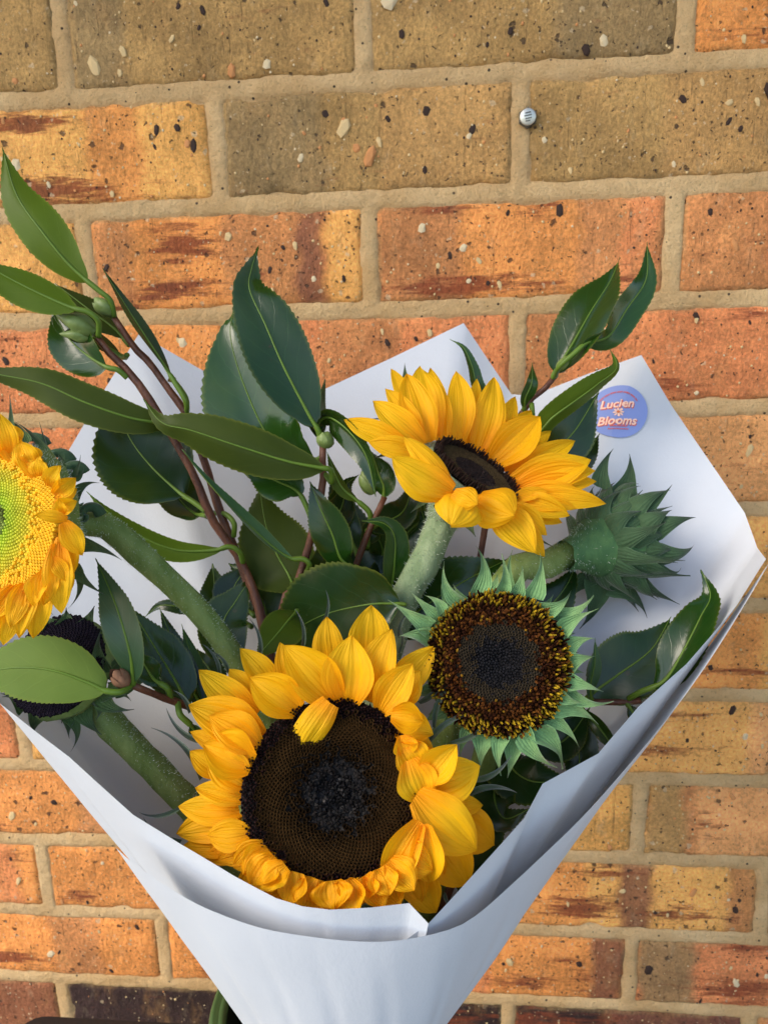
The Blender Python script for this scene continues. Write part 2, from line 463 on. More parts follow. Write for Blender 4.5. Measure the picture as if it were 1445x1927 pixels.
def make_brick(row, i):
    data = BR.get((row, i))
    rnd = random.Random(row * 131 + i * 17 + 5)
    if data is None:
        c = rnd.choice([ORANGE, TAN, PINK, YEL, OLIVE, BROWN])
        data = (c, [(.3, .6, rnd.choice([ORANGE, BROWN, PINK]))], [(rnd.uniform(.1, .9), rnd.uniform(.1, .9), .2, .1, .7)])
    nx, ny = 44, 16
    xc, zc = brick_xz(row, i)
    lw, lh = BL - JV, BH - JH
    org = Vector((xc, 0, zc))
    vs, fs, cs, sm = [], [], [], []
    seed = row * 3.7 + i * 1.9
    for b in range(ny + 1):
        for a in range(nx + 1):
            u, v = a / nx, b / ny
            x, z = (u - .5) * lw, (v - .5) * lh
            ed = min(u * lw, (1 - u) * lw, v * lh, (1 - v) * lh)
            wob = .00045
            if a in (0, nx): x += nz((z * 60 + seed, a, 3.1)) * wob * 1.6
            if b in (0, ny): z += (nz((x * 45 + seed, b, 7.7)) + .6 * nz((x * 170, b, seed))) * wob * 1.6
            y = brick_y(x, z, seed)
            rr = .0020
            if ed < rr:
                y += (rr - math.sqrt(max(0, rr * rr - (rr - ed) ** 2))) * 1.2
            chip = nz((x * 38 + seed * 2, z * 38, 9.3))
            if ed < .008 and chip > .22: y += (chip - .22) * .016 * (1 - ed / .008)
            vs.append((x, y, z))
            c = Vector(data[0])
            uu = u + .035 * nz((z * 50, seed, x * 20))
            for (u0, u1, bc) in data[1]:
                f = max(0, min(1, (uu - u0) / .035 + .5)) * max(0, min(1, (u1 - uu) / .035 + .5))
                c = c.lerp(Vector(bc), f * .85)
            s = 0
            for (uc, vc, du, dv, am) in data[2]:
                q = ((u - uc) / du) ** 2 + ((v - vc) / dv) ** 2
                s = max(s, am * .95 * math.exp(-.75 * q))
            me_ = max(0, 1 - ed / .0045) * max(0, min(1, .5 + 1.6 * nz((x * 55 + seed, z * 55, 2.2))))
            c = c.lerp(Vector((.55, .37, .16)), .75 * me_)
            cs.append(tuple(c * (.9 + .2 * (nz((u * 3, v * 3, seed)) + .5)))); sm.append(min(1, s))
    W1 = nx + 1
    for b in range(ny):
        for a in range(nx):
            k = b * W1 + a
            fs.append((k, k + 1, k + W1 + 1, k + W1))
    # sides running back into the mortar
    loop = [a for a in range(W1)] + [b * W1 + nx for b in range(1, ny + 1)] + [ny * W1 + a for a in range(nx - 1, -1, -1)] + [b * W1 for b in range(ny - 1, 0, -1)]
    n0 = len(vs)
    for k in loop:
        vs.append((vs[k][0], .03, vs[k][2])); cs.append(cs[k]); sm.append(0)
    for q in range(len(loop)):
        q2 = (q + 1) % len(loop)
        fs.append((loop[q2], loop[q], n0 + q, n0 + q2))
    o = mesh_obj('brick', [Vector(v) + org for v in vs], fs, BRICK, wall, True, None, cs, {'smear': sm}, org)
    return o, rnd, lw, lh, org
PEB = [simple('cream pebble', S(228, 196, 140, .95), .5, .4, 120, .2, 300), simple('white quartz pebble', S(236, 212, 168, .95), .35, .5, 120, .12, 300),
       simple('peach pebble', S(218, 150, 92, .95), .6, .3, 120, .2, 300), simple('dark ironstone', S(62, 44, 36, .95), .6, .3, 120, .3, 300)]
def ico(rnd, sq=.42):
    t = (1 + 5 ** .5) / 2
    v = [(-1, t, 0), (1, t, 0), (-1, -t, 0), (1, -t, 0), (0, -1, t), (0, 1, t), (0, -1, -t), (0, 1, -t), (t, 0, -1), (t, 0, 1), (-t, 0, -1), (-t, 0, 1)]
    f = [(0, 11, 5), (0, 5, 1), (0, 1, 7), (0, 7, 10), (0, 10, 11), (1, 5, 9), (5, 11, 4), (11, 10, 2), (10, 7, 6), (7, 1, 8), (3, 9, 4), (3, 4, 2), (3, 2, 6), (3, 6, 8), (3, 8, 9), (4, 9, 5), (2, 4, 11), (6, 2, 10), (8, 6, 7), (9, 8, 1)]
    a = rnd.uniform(.6, 1)
    out = []
    for p in v:
        q = Vector(p).normalized() * rnd.uniform(.72, 1.15)
        out.append(Vector((q.x * a, q.y * sq, q.z)))
    return out, f
pebm = []
for k in range(12):
    rnd = random.Random(k + 50)
    v, f = ico(rnd, .34)
    me = bpy.data.meshes.new('pebble'); me.from_pydata([tuple(p) for p in v], [], f)
    me.materials.append(PEB[(0, 1, 2, 0, 1, 2, 0, 0, 3, 3, 3, 3)[k]])
    pebm.append(me)
visible = set(BR)
for row in range(-1, 14):
    for i in range(-6, 11):
        if (i + row) % 2: continue
        xc, _ = brick_xz(row, i)
        if xc < -.62 or xc > 1.15: continue
        o, rnd, lw, lh, org = make_brick(row, i)
        if (row, i) not in visible: continue
        for k in range((13 if row < 2 else 10) if row < 11 else 3):
            p = bpy.data.objects.new('pebble', rnd.choice(pebm[:8] if k % 3 else pebm[8:]))
            COL.objects.link(p); p.parent = o
            s = (rnd.uniform(.0014, .0026) if k > 2 else rnd.uniform(.0028, .0046)) * (1.5 if row < 2 else 1.1)
            p.scale = (s, s, s * rnd.uniform(1, 1.5))
            p.rotation_euler = (0, rnd.uniform(-.7, .7), 0)
            px_, pz_ = rnd.uniform(-.46, .46) * lw, rnd.uniform(-.42, .42) * lh
            p.location = (px_, brick_y(px_, pz_, row * 3.7 + i * 1.9) - .0001, pz_)
        for mi, cnt, s0, s1, nm in ((0, 34, .0005, .0016, 'small_pebbles'), (1, 14, .0004, .0013, 'small_pebbles'), (2, 10, .0006, .0018, 'small_pebbles'), (3, 26, .0005, .0013, 'dark_specks')):
            vs, fs = [], []
            for k in range(cnt):
                v, f = ico(rnd, .4)
                s = rnd.uniform(s0, s1)
                px_, pz_ = rnd.uniform(-.48, .48) * lw, rnd.uniform(-.46, .46) * lh
                c = Vector((px_, brick_y(px_, pz_, row * 3.7 + i * 1.9) - .0001, pz_))
                n0 = len(vs)
                vs += [c + q * s for q in v]; fs += [tuple(n0 + x for x in t) for t in f]
            q = mesh_obj(nm, [v + org for v in vs], fs, PEB[mi], o, True, None, None, None, org)
            q['kind'] = 'stuff'
# mortar: tooled joints, proud along the middle and drawn back where they meet the bricks
X0, X1, Z0, Z1 = -.62, 1.2, ZS - 13.6 * BH, ZS + 2.0 * BH
def grid1(lo, a, b, hi, fine, coarse):
    out, x = [], lo
    while x < hi:
        out.append(x); x += fine if a <= x <= b else coarse
    return out + [hi]
gx = grid1(X0, -.2, .86, X1, .0024, .02); gz = grid1(Z0, ZS - .98, ZS + .09, Z1, .0024, .02)
vs, fs = [], []
for z in gz:
    row = math.ceil((ZS - z) / BH)
    dzj = abs(((ZS - z) / BH + .5) % 1 - .5) * BH / (JH / 2)
    for x in gx:
        t = x / (BL / 2) + (row % 2)
        dxj = abs((t / 2 + .5) % 1 - .5) * BL / (JV / 2)
        q = min(dzj, dxj, 1.6)
        y = .0002 + .0010 * q ** 3 + .0009 * nz((x * 40, z * 40, 0)) + .0009 * nz((x * 150, z * 150, 4))
        if .6 < q < 1.2 and nz((x * 22, z * 22, 8)) > .2: y -= .0020 * (q - .6)
        vs.append((x, min(y, .012), z))
W2 = len(gx)
for b in range(len(gz) - 1):
    for a in range(W2 - 1):
        k = b * W2 + a
        fs.append((k, k + 1, k + W2 + 1, k + W2))
mesh_obj('mortar', [Vector(v) for v in vs], fs, MORTAR, wall)
vs = [(X0, .03, 0), (X1, .03, 0), (X1, .03, Z1), (X0, .03, Z1), (X0, .11, 0), (X1, .11, 0), (X1, .11, Z1), (X0, .11, Z1)]
mesh_obj('wall_core', [Vector(v) for v in vs], [(0, 1, 2, 3), (5, 4, 7, 6), (3, 2, 6, 7), (0, 3, 7, 4), (1, 5, 6, 2)], MORTAR, wall, False)
# hexagonal bolt head set in the upright joint
def lathe(prof, axis, c, sides, ref=None):
    axis = axis.normalized()
    u = (ref or axis.orthogonal()); u = (u - axis * u.dot(axis)).normalized(); w_ = axis.cross(u)
    vs, fs = [], []
    for (r, h) in prof:
        for k in range(sides):
            a = 2 * math.pi * k / sides
            vs.append(c + axis * h + (u * math.cos(a) + w_ * math.sin(a)) * r)
    for i in range(len(prof) - 1):
        for k in range(sides):
            a, b = i * sides + k, i * sides + (k + 1) % sides
            fs.append((a, b, b + sides, a + sides))
    return vs, fs
r_ = ray(992, 222); t_ = (-.001 - CAM.y) / r_.y
sc = CAM + r_ * t_; sc.y = 0
METAL, Nn, Ll, Bb = M('zinc plated steel')
Bb.inputs['Base Color'].default_value = (.62, .60, .52, 1); Bb.inputs['Metallic'].default_value = .85; Bb.inputs['Roughness'].default_value = .42
bump(Nn, Ll, Bb, noisen(Nn, Ll, objvec(Nn, Ll), 500, 3), .5, .0004)
METD = simple('dull dark steel', (.10, .10, .085), .5, .4)
bolt = thing('hex_bolt', 'small zinc hex bolt head in the upright mortar joint near the top', 'bolt', sc)
f_ = Vector((0, -1, 0))
vs, fs = lathe([(.0073, -.004), (.0073, .0035), (.0066, .0042)], f_, sc, 6, Vector((0, 0, 1)))
mesh_obj('hex_head', vs, fs, METD, bolt, False)
vs, fs = lathe([(.0062, .0038), (.0062, .0047), (.0056, .0051), (.0001, .0051)], f_, sc, 24)
mesh_obj('bolt_face', vs, fs, METAL, bolt)
vs, fs = [], []
for (x, z, l) in ((0, .0028, .0022), (0, .0008, .0028), (.0004, -.0012, .0024), (0, -.003, .0018)):
    n0 = len(vs)
    for dx in (-l, l):
        for dz in (-.0004, .0004):
            for dy in (-.0050, -.0055): vs.append(sc + Vector((x + dx, dy, z + dz + dx * .15)))
    fs += [tuple(n0 + q for q in t) for t in ((0, 1, 3, 2), (4, 6, 7, 5), (1, 5, 7, 3), (0, 4, 5, 1), (2, 3, 7, 6))]
mesh_obj('raised_mark', vs, fs, METD, bolt, False)
# added eave-like slab, unseen, only to keep the high sky off the flowers
SKYBLOCK = simple('added sky blocker', (.62, .50, .36), .8, .2, 8, .1)
ez = ZS + .80
vs = [Vector((x, y, z)) for z in (ez, ez + .05) for (x, y) in ((-4, .0), (4, .0), (4, -.62), (-4, -.62))]
ev = mesh_obj('added_sky_blocker', vs, [(3, 2, 1, 0), (4, 5, 6, 7), (0, 1, 5, 4), (1, 2, 6, 5), (2, 3, 7, 6), (3, 0, 4, 7)], SKYBLOCK, None, False)
ev['kind'] = 'structure'
# ------------------------------------------------------------------ ground, table, pot
g = mesh_obj('ground', [Vector(v) for v in ((-30, -60, 0), (30, -60, 0), (30, 0, 0), (-30, 0, 0))], [(0, 1, 2, 3)], simple('concrete paving', (.22, .20, .18), .9, .2, 3, .25, 60, .002), None, False)
g['kind'] = 'structure'
TT = ZS - .735
BLACK = simple('black painted wood', (.012, .011, .012), .45, .4, 40, .3, 200, .0003)
tc_ = P(55, 1906, 1); dr = (tc_ - CAM); tt = (TT - CAM.z) / dr.z
cl = CAM + dr * tt                            # rear left corner of the table top
table = thing('table', 'black low table with a rounded corner under the green pot at the bottom left', 'table', (cl.x + .22, cl.y - .2, 0))
def rbox(x0, x1, y0, y1, z0, z1, r, seg=6):
    pts = []
    for (cx, cy, a0) in ((x1 - r, y1 - r, 0), (x0 + r, y1 - r, 90), (x0 + r, y0 + r, 180), (x1 - r, y0 + r, 270)):
        for k in range(seg + 1):
            a = R(a0 + 90 * k / seg); pts.append((cx + r * math.cos(a), cy + r * math.sin(a)))
    n = len(pts)
    e = .003
    vs, fs = [], []
    cx, cy = (x0 + x1) / 2, (y0 + y1) / 2
    for (z, ins) in ((z0, 0), (z1 - e, 0), (z1, e)):
        for (x, y) in pts:
            d = Vector((x - cx, y - cy)).normalized() * ins
            vs.append(Vector((x - d.x, y - d.y, z)))
    for l in range(2):
        for k in range(n):
            a, b = l * n + k, l * n + (k + 1) % n
            fs.append((a, b, b + n, a + n))
    fs.append(tuple(range(2 * n, 3 * n))); fs.append(tuple(range(n - 1, -1, -1)))
    return vs, fs
vs, fs = rbox(cl.x - .004, cl.x + .36, cl.y - .36, cl.y, TT - .03, TT, .02)
mesh_obj('table_top', vs, fs, BLACK, table, False)
for sx in (.03, .33):
    for sy in (-.33, -.03):
        vs, fs = rbox(cl.x + sx - .018, cl.x + sx + .018, cl.y + sy - .018, cl.y + sy + .018, 0, TT - .03, .005, 2)
        mesh_obj('leg', vs, fs, BLACK, table, False)
GP = simple('glazed green pot', (.045, .10, .030), .35, .5, 30, .25, 160, .0003)
GPI = simple('dark inside of pot', (.008, .014, .008), .5, .3)
pc = P(612, 1882, .42); PZ = pc.z
pot = thing('flower_pot', 'green pot with a ribbed rim holding the wrapped bouquet at the bottom', 'flower pot', (pc.x, pc.y, TT))
UP = Vector((0, 0, 1)); c0 = Vector((pc.x, pc.y, TT)); hp = PZ - TT
PR = .0650
vs, fs = lathe([(.001, .001), (.050, .001), (.053, .004), (PR - .006, hp - .022), (PR - .004, hp - .018)], UP, c0, 64)
mesh_obj('pot_body', vs, fs, GP, pot)
vs, fs = lathe([(PR - .004, hp - .020), (PR, hp - .018), (PR + .001, hp - .012), (PR - .001, hp - .008), (PR + .001, hp - .004), (PR, hp - .001), (PR - .0022, hp), (PR - .004, hp - .0022), (PR - .0052, hp - .0008), (PR - .0075, hp - .001), (PR - .009, hp - .004)], UP, c0, 72)
mesh_obj('pot_rim', vs, fs, GP, pot)
vs, fs = lathe([(PR - .009, hp - .004), (PR - .012, hp - .02), (.05, .012), (.001, .010)], UP, c0, 64)
mesh_obj('pot_lining', vs, fs, GPI, pot)
# ------------------------------------------------------------------ wrapping paper
NOTCH = (806, 1737)
rim = [(760, 1772, .3012), (806, 1738, .3008), (850, 1690, .302), (930, 1600, .312), (985, 1540, .320), (1020, 1475, .328), (1125, 1418, .342), (1200, 1330, .356), (1290, 1250, .370), (1385, 1140, .392), (1441, 1052, .415), (1424, 1030, .452),
       (1400, 965, .478), (1330, 862, .505), (1262, 762, .525), (1206, 668, .538), (1110, 702, .548), (1000, 745, .556), (962, 742, .560), (920, 680, .562), (872, 608, .562),
       (740, 672, .562), (590, 742, .558), (480, 748, .553), (390, 702, .548), (262, 628, .540), (190, 745, .525), (122, 862, .505), (40, 1010, .478), (-40, 1150, .440), (-40, 1240, .405), (0, 1323, .366),
       (62, 1372, .356), (130, 1424, .346), (250, 1533, .331), (340, 1589, .321), (440, 1648, .311), (520, 1690, .304), (570, 1706, .301), (620, 1712, .299), (700, 1708, .298), (770, 1700, .2975), (806, 1738, .2970)]
rimP = [P(*q) for q in rim]
axb = P(664, 2050, .388)
BR_ = .021
def cone(rimpts, name, parent, off, t0, sub=5, rows=30, seed=0.0):
    cols = []
    for i in range(len(rimpts) - 1):
        for k in range(sub): cols.append(rimpts[i].lerp(rimpts[i + 1], k / sub))
    cols.append(rimpts[-1])
    vs, fs = [], []
    for p in cols:
        d = Vector((p.x - axb.x, p.y - axb.y, 0)).normalized()
        b = axb + d * (BR_ + off)
        for r in range(rows + 1):
            t = t0 + (1 - t0) * r / rows
            q = b.lerp(p, t)
            o = d
            q = q + o * (.0025 * math.sin(math.pi * max(0, t)) * (1 if d.y < 0 else .3))
            amp = .0018 * min(1, 3 * max(0, 1 - t) + .25)
            q = q + o * amp * (nz((q.x * 14 + seed, q.y * 14, q.z * 7)) + .5 * nz((q.x * 45, q.y * 45 + seed, q.z * 16)))
            # long sharp creases running down from the mouth
            a = math.atan2(d.y, d.x)
            cr = abs(((a * 2.3 + .35 * math.sin(3 * t + seed) + seed) % 1) - .5)
            q = q - o * .0012 * max(0, .16 - cr) / .16 * math.sin(math.pi * min(1, max(0, t)))
            vs.append(q + o * off)
    n = rows + 1
    for i in range(len(cols) - 1):
        for r in range(rows):
            a = i * n + r
            fs.append((a, a + n, a + n + 1, a + 1))
    return mesh_obj(name, vs, fs, PAPER, parent), vs, fs
paper = thing('wrapping_paper', 'white paper cone wrapped round the sunflowers with a round blue sticker on its back', 'wrapping paper', axb)
sheet, svs, sfs = cone(rimP, 'inner_sheet', paper, 0.0, -.32)
rim2 = [(1443, 1058, .411), (1388, 1150, .389), (1300, 1285, .366), (1190, 1424, .347), (1080, 1545, .330), (945, 1672, .313), (880, 1726, .304), (830, 1748, .300), (750, 1764, .2965), (680, 1766, .2960), (600, 1759, .2965), (500, 1742, .2995), (420, 1716, .304), (350, 1684, .310), (285, 1642, .317), (248, 1614, .3235), (226, 1594, .3285)]
cone(catmull([P(*q) for q in rim2], 60), 'outer_sheet', paper, .0016, -.32, 2, 26, 3.3)
# sticker
bv = BVHTree.FromPolygons(svs, sfs)
loc, nor, _, _ = bv.ray_cast(CAM, ray(1163, 774).normalized())
if nor.dot(CAM - loc) < 0: nor = -nor
sx_ = (ROT @ Vector((math.cos(R(-7)), math.sin(R(-7)), 0))); sx_ = (sx_ - nor * sx_.dot(nor)).normalized(); sy_ = nor.cross(sx_)
SR = mm(57, depth(loc))
def onsheet(x, y, h):
    q = loc + sx_ * x + sy_ * y
    c, n, _, _ = bv.find_nearest(q)
    if n.dot(nor) < 0: n = -n
    return c + n * h
def flat(name, pts, faces, mat, parent, h):
    return mesh_obj(name, [onsheet(x, y, h) for x, y in pts], faces, mat, parent, False)
SB = simple('blue sticker vinyl', S(130, 146, 200, 1.1), .35, .4)
SCREAM = simple('cream pink print', S(246, 200, 176, 1.1), .5, .3)
SRED = simple('coral print', S(206, 98, 92, 1.1), .5, .3)
SMAU = simple('mauve print', S(150, 104, 158, .85), .5, .3)
SOR = simple('orange print', S(232, 130, 80, .85), .5, .3)
pts = [(0, 0)]; fcs = []
for j in range(1, 7):
    for k in range(48):
        a = 2 * math.pi * k / 48; pts.append((SR * j / 6 * math.cos(a), SR * j / 6 * math.sin(a)))
for k in range(48):
    fcs.append((0, 1 + k, 1 + (k + 1) % 48))
    for j in range(5): fcs.append((1 + j * 48 + k, 1 + (j + 1) * 48 + k, 1 + (j + 1) * 48 + (k + 1) % 48, 1 + j * 48 + (k + 1) % 48))
st = flat('sticker', pts, fcs, SB, paper, .0010)
def text(body, cx, cy, size, mat, h, nm, off=0.0, dx=0, dy=0, shear=.28):
    cu = bpy.data.curves.new('t', 'FONT'); cu.body = body; cu.align_x = 'CENTER'; cu.align_y = 'CENTER'
    cu.size = 1; cu.shear = shear; cu.offset = off; cu.resolution_u = 3
    ob = bpy.data.objects.new('t', cu); COL.objects.link(ob)
    bpy.context.view_layer.update()
    me = ob.evaluated_get(bpy.context.evaluated_depsgraph_get()).to_mesh()
    xs = [v.co.x for v in me.vertices]; wd = max(xs) - min(xs); ys = [v.co.y for v in me.vertices]
    k = size / wd; my = (max(ys) + min(ys)) / 2; mx = (max(xs) + min(xs)) / 2
    p = [(cx + dx + (v.co.x - mx) * k, cy + dy + (v.co.y - my) * k * 1.06) for v in me.vertices]
    f = [tuple(q.vertices) for q in me.polygons]
    bpy.data.objects.remove(ob)
    return flat(nm, p, f, mat, st, h)
for (b, cy, wd) in (('Lucien', .28, 1.10), ('Blooms', -.36, 1.30)):
    text(b, -.03 * SR, cy * SR, wd * SR, SRED, .00125, 'lettering_shadow', .035, .025 * SR, -.03 * SR)
    text(b, -.03 * SR, cy * SR, wd * SR, SCREAM, .0015, 'lettering', .022)
# daisy emblem and the small print round the edge
pts, fcs = [], []
for k in range(8):
    a = 2 * math.pi * k / 8; n0 = len(pts)
    for (rr, da) in ((.03, -.3), (.10, -.30), (.165, -.16), (.175, 0), (.165, .16), (.10, .30), (.03, .3)):
        pts.append((SR * rr * math.cos(a + da), -.06 * SR + SR * rr * math.sin(a + da)))
    fcs.append(tuple(range(n0, n0 + 7)))
flat('daisy_emblem', pts, fcs, SCREAM, st, .0014)
flat('daisy_centre', [(SR * .05 * math.cos(k * math.pi / 5), -.06 * SR + SR * .05 * math.sin(k * math.pi / 5)) for k in range(10)], [tuple(range(10))], SOR, st, .0017)
pts, fcs = [], []
for k in range(34):
    a0 = R(146 - k * 3.45); a1 = a0 - R(2.5 if k % 5 else 1.2); n0 = len(pts)
    for (a, r) in ((a0, .70), (a1, .70), (a1, .755), (a0, .755)): pts.append((SR * r * math.cos(a), SR * r * math.sin(a)))
    fcs.append((n0, n0 + 1, n0 + 2, n0 + 3))
for (yy, x0, x1) in ((-.60, -.28, .24), (-.70, -.34, .30)):
    x = x0
    while x < x1:
        n0 = len(pts)
        for (a, b) in ((0, 0), (.045, 0), (.045, .045), (0, .045)): pts.append((SR * (x + a), SR * (yy + b)))
        fcs.append((n0, n0 + 1, n0 + 2, n0 + 3)); x += .062
flat('small_print', pts, fcs, SRED, st, .0014)
# ------------------------------------------------------------------ flower builders
def lamina(name, B, T, Nrm, w, parent, mat, prof, arch=.05, curl=0.0, cup=.25, nu=6, nv=10, rib=.03, tone=0.0, side=0.0, twist=0.0, rough=.0, sag=0.0):
    ax = T - B; L_ = ax.length; t_ = ax / L_
    n = (Nrm - t_ * Nrm.dot(t_)).normalized()
    s = t_.cross(n).normalized()
    vs, fs, uv, tn = [], [], [], []
    sd = random.random() * 100
    for j in range(nv + 1):
        t = j / nv
        c = B + ax * t + n * (arch * L_ * 4 * t * (1 - t) + curl * L_ * t ** 3) + s * (side * L_ * 4 * t * (1 - t))
        ww = w * .5 * prof(t)
        tw = twist * t
        s2 = s * math.cos(tw) + n * math.sin(tw); n2 = n * math.cos(tw) - s * math.sin(tw)
        for i in range(nu + 1):
            u = -1 + 2 * i / nu
            e = abs(u)
            q = c + s2 * u * ww + n2 * (cup * ww * u * u + rib * w * math.cos(u * 3 * math.pi) * .5 * prof(t))
            q = q + n2 * rough * w * nz((u * 1.6 + sd, t * 3.2, sd)) * (e * .8 + .3)
            vs.append(q); uv.append((i / nu, t)); tn.append(tone)
    for j in range(nv):
        for i in range(nu):
            a = j * (nu + 1) + i
            fs.append((a, a + 1, a + nu + 2, a + nu + 1))
    return mesh_obj(name, vs, fs, mat, parent, True, uv, None, {'tone': tn}, B)
def pr_petal(t):
    a = .42 + .58 * math.sin(min(1, t / .45) * math.pi / 2)
    b = 1 if t < .40 else max(0, 1 - ((t - .40) / .60) ** 2.1) ** .92
    return 1.1 * a * b + .012
def pr_round(t):
    return (.62 + .38 * math.sin(min(1, t / .4) * math.pi / 2)) * (1 if t < .6 else math.sqrt(max(0, 1 - ((t - .6) / .4) ** 2))) + .01
def pr_bract(t):
    return (1 - t) ** 1.55 * (1.08 - .25 * (1 - min(1, t / .15))) + .05 * (1 - t * .7)
def pr_thin(t):
    return (.55 + .45 * math.sin(min(1, t / .3) * math.pi / 2)) * (1 - t ** 1.6) + .05
class Flower:
    def __init__(self, label, px, d, n, Rd, base=None):
        self.C = P(px[0], px[1], d); self.n = n.normalized(); self.R = Rd; self.d = d
        self.o = thing('sunflower', label, 'sunflower', base if base is not None else self.C, 'sunflowers in the bouquet')
        self.px = px
    def hit(self, x, y, h=0):
        r = ray(x, y); q = self.C + self.n * h
        k = (q - CAM).dot(self.n) / r.dot(self.n)
        return CAM + r * k
    def lam(self, kind, bx, tx, w, l=0, dd=0.0, bd=None, **kw):
        if bd is None:
            B = self.hit(*bx)
            db = max(self.d - 1.25 * self.R, min(self.d + 1.25 * self.R, depth(B)))
        else: db = self.d + bd
        B = P(bx[0], bx[1], db - l * .001); T = P(tx[0], tx[1], db + dd - l * .001)
        N_ = ((CAM - B).normalized() + self.n * .35)
        if kind == 'petal':
            kw.setdefault('rough', .10); kw.setdefault('arch', .06 + .05 * random.random()); kw.setdefault('cup', random.uniform(.2, .5))
            kw.setdefault('tone', random.random() * .35); kw.setdefault('side', random.uniform(-.04, .04)); kw.setdefault('twist', random.uniform(-.25, .25))
            return lamina('petal', B, T, N_, mm(w, db), self.o, PETAL, kw.pop('prof', pr_petal), nu=12, nv=12, **dict(dict(rib=.055), **kw))
        mat = kw.pop('mat', BRACT); prof = kw.pop('prof', pr_bract)
        kw.setdefault('rough', .06); kw.setdefault('arch', .05); kw.setdefault('cup', .35); kw.setdefault('side', random.uniform(-.06, .06)); kw.setdefault('curl', random.uniform(-.08, .08))
        return lamina('bract', B, T, N_, mm(w, db), self.o, mat, prof, nu=6, nv=14, rib=.03, **kw)
    def disc(self, cnt, dome, fn, basecol):
        u = self.n.orthogonal().normalized(); v = self.n.cross(u)
        vs, fs, cs = [], [], []
        # floor under the florets
        n0, S_ = 0, 40
        for j in range(9):
            r = self.R * j / 8
            for k in range(S_):
                a = 2 * math.pi * k / S_
                vs.append(self.C + (u * math.cos(a) + v * math.sin(a)) * r + self.n * (dome(j / 8) - .0012)); cs.append(basecol)
        for j in range(8):
            for k in range(S_):
                a, b = j * S_ + k, j * S_ + (k + 1) % S_
                fs.append((a, a + S_, b + S_, b))
        mesh_obj('disc_base', vs, fs, FLORET, self.o, True, None, cs, None, self.C)
        vs, fs, cs = [], [], []
        rnd = random.Random(cnt)
        for i in range(cnt):
            rn = math.sqrt((i + .5) / cnt); a = i * 2.39996323
            c = self.C + (u * math.cos(a) + v * math.sin(a)) * (rn * self.R) + self.n * dome(rn)
            sp = self.R * math.sqrt(math.pi / cnt)
            fn(c, rn, a, sp, self.n, u, v, vs, fs, cs, rnd)
        q = mesh_obj('disc_florets', vs, fs, FLORET, self.o, False, None, cs, None, self.C)
        q['kind'] = 'stuff'
    def back(self, deep, mat, rs, flare=1.04, hairs=0):
        pr = [(self.R * .96, .001), (self.R * flare, -.003), (self.R * 1.0, -.008), (self.R * .82, -deep * .45), (self.R * .55, -deep * .7), (rs * 1.35, -deep), (rs, -deep * 1.25)]
        vs, fs = lathe(pr, self.n, self.C, 40)
        vs = [p + (p - self.C) * .05 * nz((p.x, p.y, p.z), 130) for p in vs]
        fs = [tuple(reversed(f)) for f in fs]
        o = mesh_obj('receptacle', vs, fs, mat, self.o, True, None, None, None, self.C)
        if hairs: self.fuzz(o, vs, fs, hairs, .0022)
    def fuzz(self, par, vs, fs, cnt, ln):
        hv, hf = [], []
        rnd = random.Random(cnt)
        quads = [f for f in fs if len(f) == 4]
        for _ in range(cnt):
            f = rnd.choice(quads); a, b, c, d = [Vector(vs[k]) for k in f]
            x, y = rnd.random(), rnd.random()
            p = a.lerp(b, x).lerp(d.lerp(c, x), y)
            n = (b - a).cross(d - a)
            if n.length < 1e-12: continue
            n.normalize()
            dirn = (n + Vector((rnd.uniform(-.5, .5), rnd.uniform(-.5, .5), rnd.uniform(-.5, .5)))).normalized()
            s = dirn.orthogonal().normalized() * .00016
            l = ln * rnd.uniform(.5, 1.2); k = len(hv)
            hv += [p - s, p + s, p + dirn * l]; hf.append((k, k + 1, k + 2))
        q = mesh_obj('hairs', hv, hf, HAIR, par, False, None, None, None, base_of(par))
        q['kind'] = 'stuff'
    def stem(self, pts, r0, r1, mat, hairs=0, ln=.0016):
        path = catmull([P(*p) if not isinstance(p, Vector) else p for p in pts], 36)
        vs, fs = tube_data(path, lambda t: (r0 + (r1 - r0) * t) * (1 + .10 * math.exp(-((t * 4.3 % 1 - .5) / .07) ** 2)), 20, .10)
        o = mesh_obj('stem', vs, fs, mat, self.o, True, None, None, None, path[0])
        if hairs: self.fuzz(o, vs, fs, hairs, ln)
def cell(c, sp, n, u, v, h, r0, r1, top, mid, vs, fs, cs, sides=6, lean=None, dip=.5, rot=0):
    k = len(vs)
    L_ = lean or Vector((0, 0, 0))
    for (rr, hh, col) in ((r0, 0, mid), (r1, h, top)):
        for q in range(sides):
            a = 2 * math.pi * q / sides + rot
            vs.append(c + (u * math.cos(a) + v * math.sin(a)) * sp * rr + n * hh + L_ * (hh / h)); cs.append(col)
    vs.append(c + n * h * dip + L_ * dip); cs.append(mid)
    for q in range(sides):
        q2 = (q + 1) % sides
        fs.append((k + q, k + q2, k + sides + q2, k + sides + q)); fs.append((k + sides + q, k + sides + q2, k + 2 * sides))
def vary(c, rnd, a=.25):
    f = 1 + rnd.uniform(-a, a)
    return (c[0] * f, c[1] * f, c[2] * f)
STEMB = P(668, 2120, .40)                     # where the stems are gathered inside the pot
def gather(dx, dy): return P(668 + dx, 2120, .40 + dy)
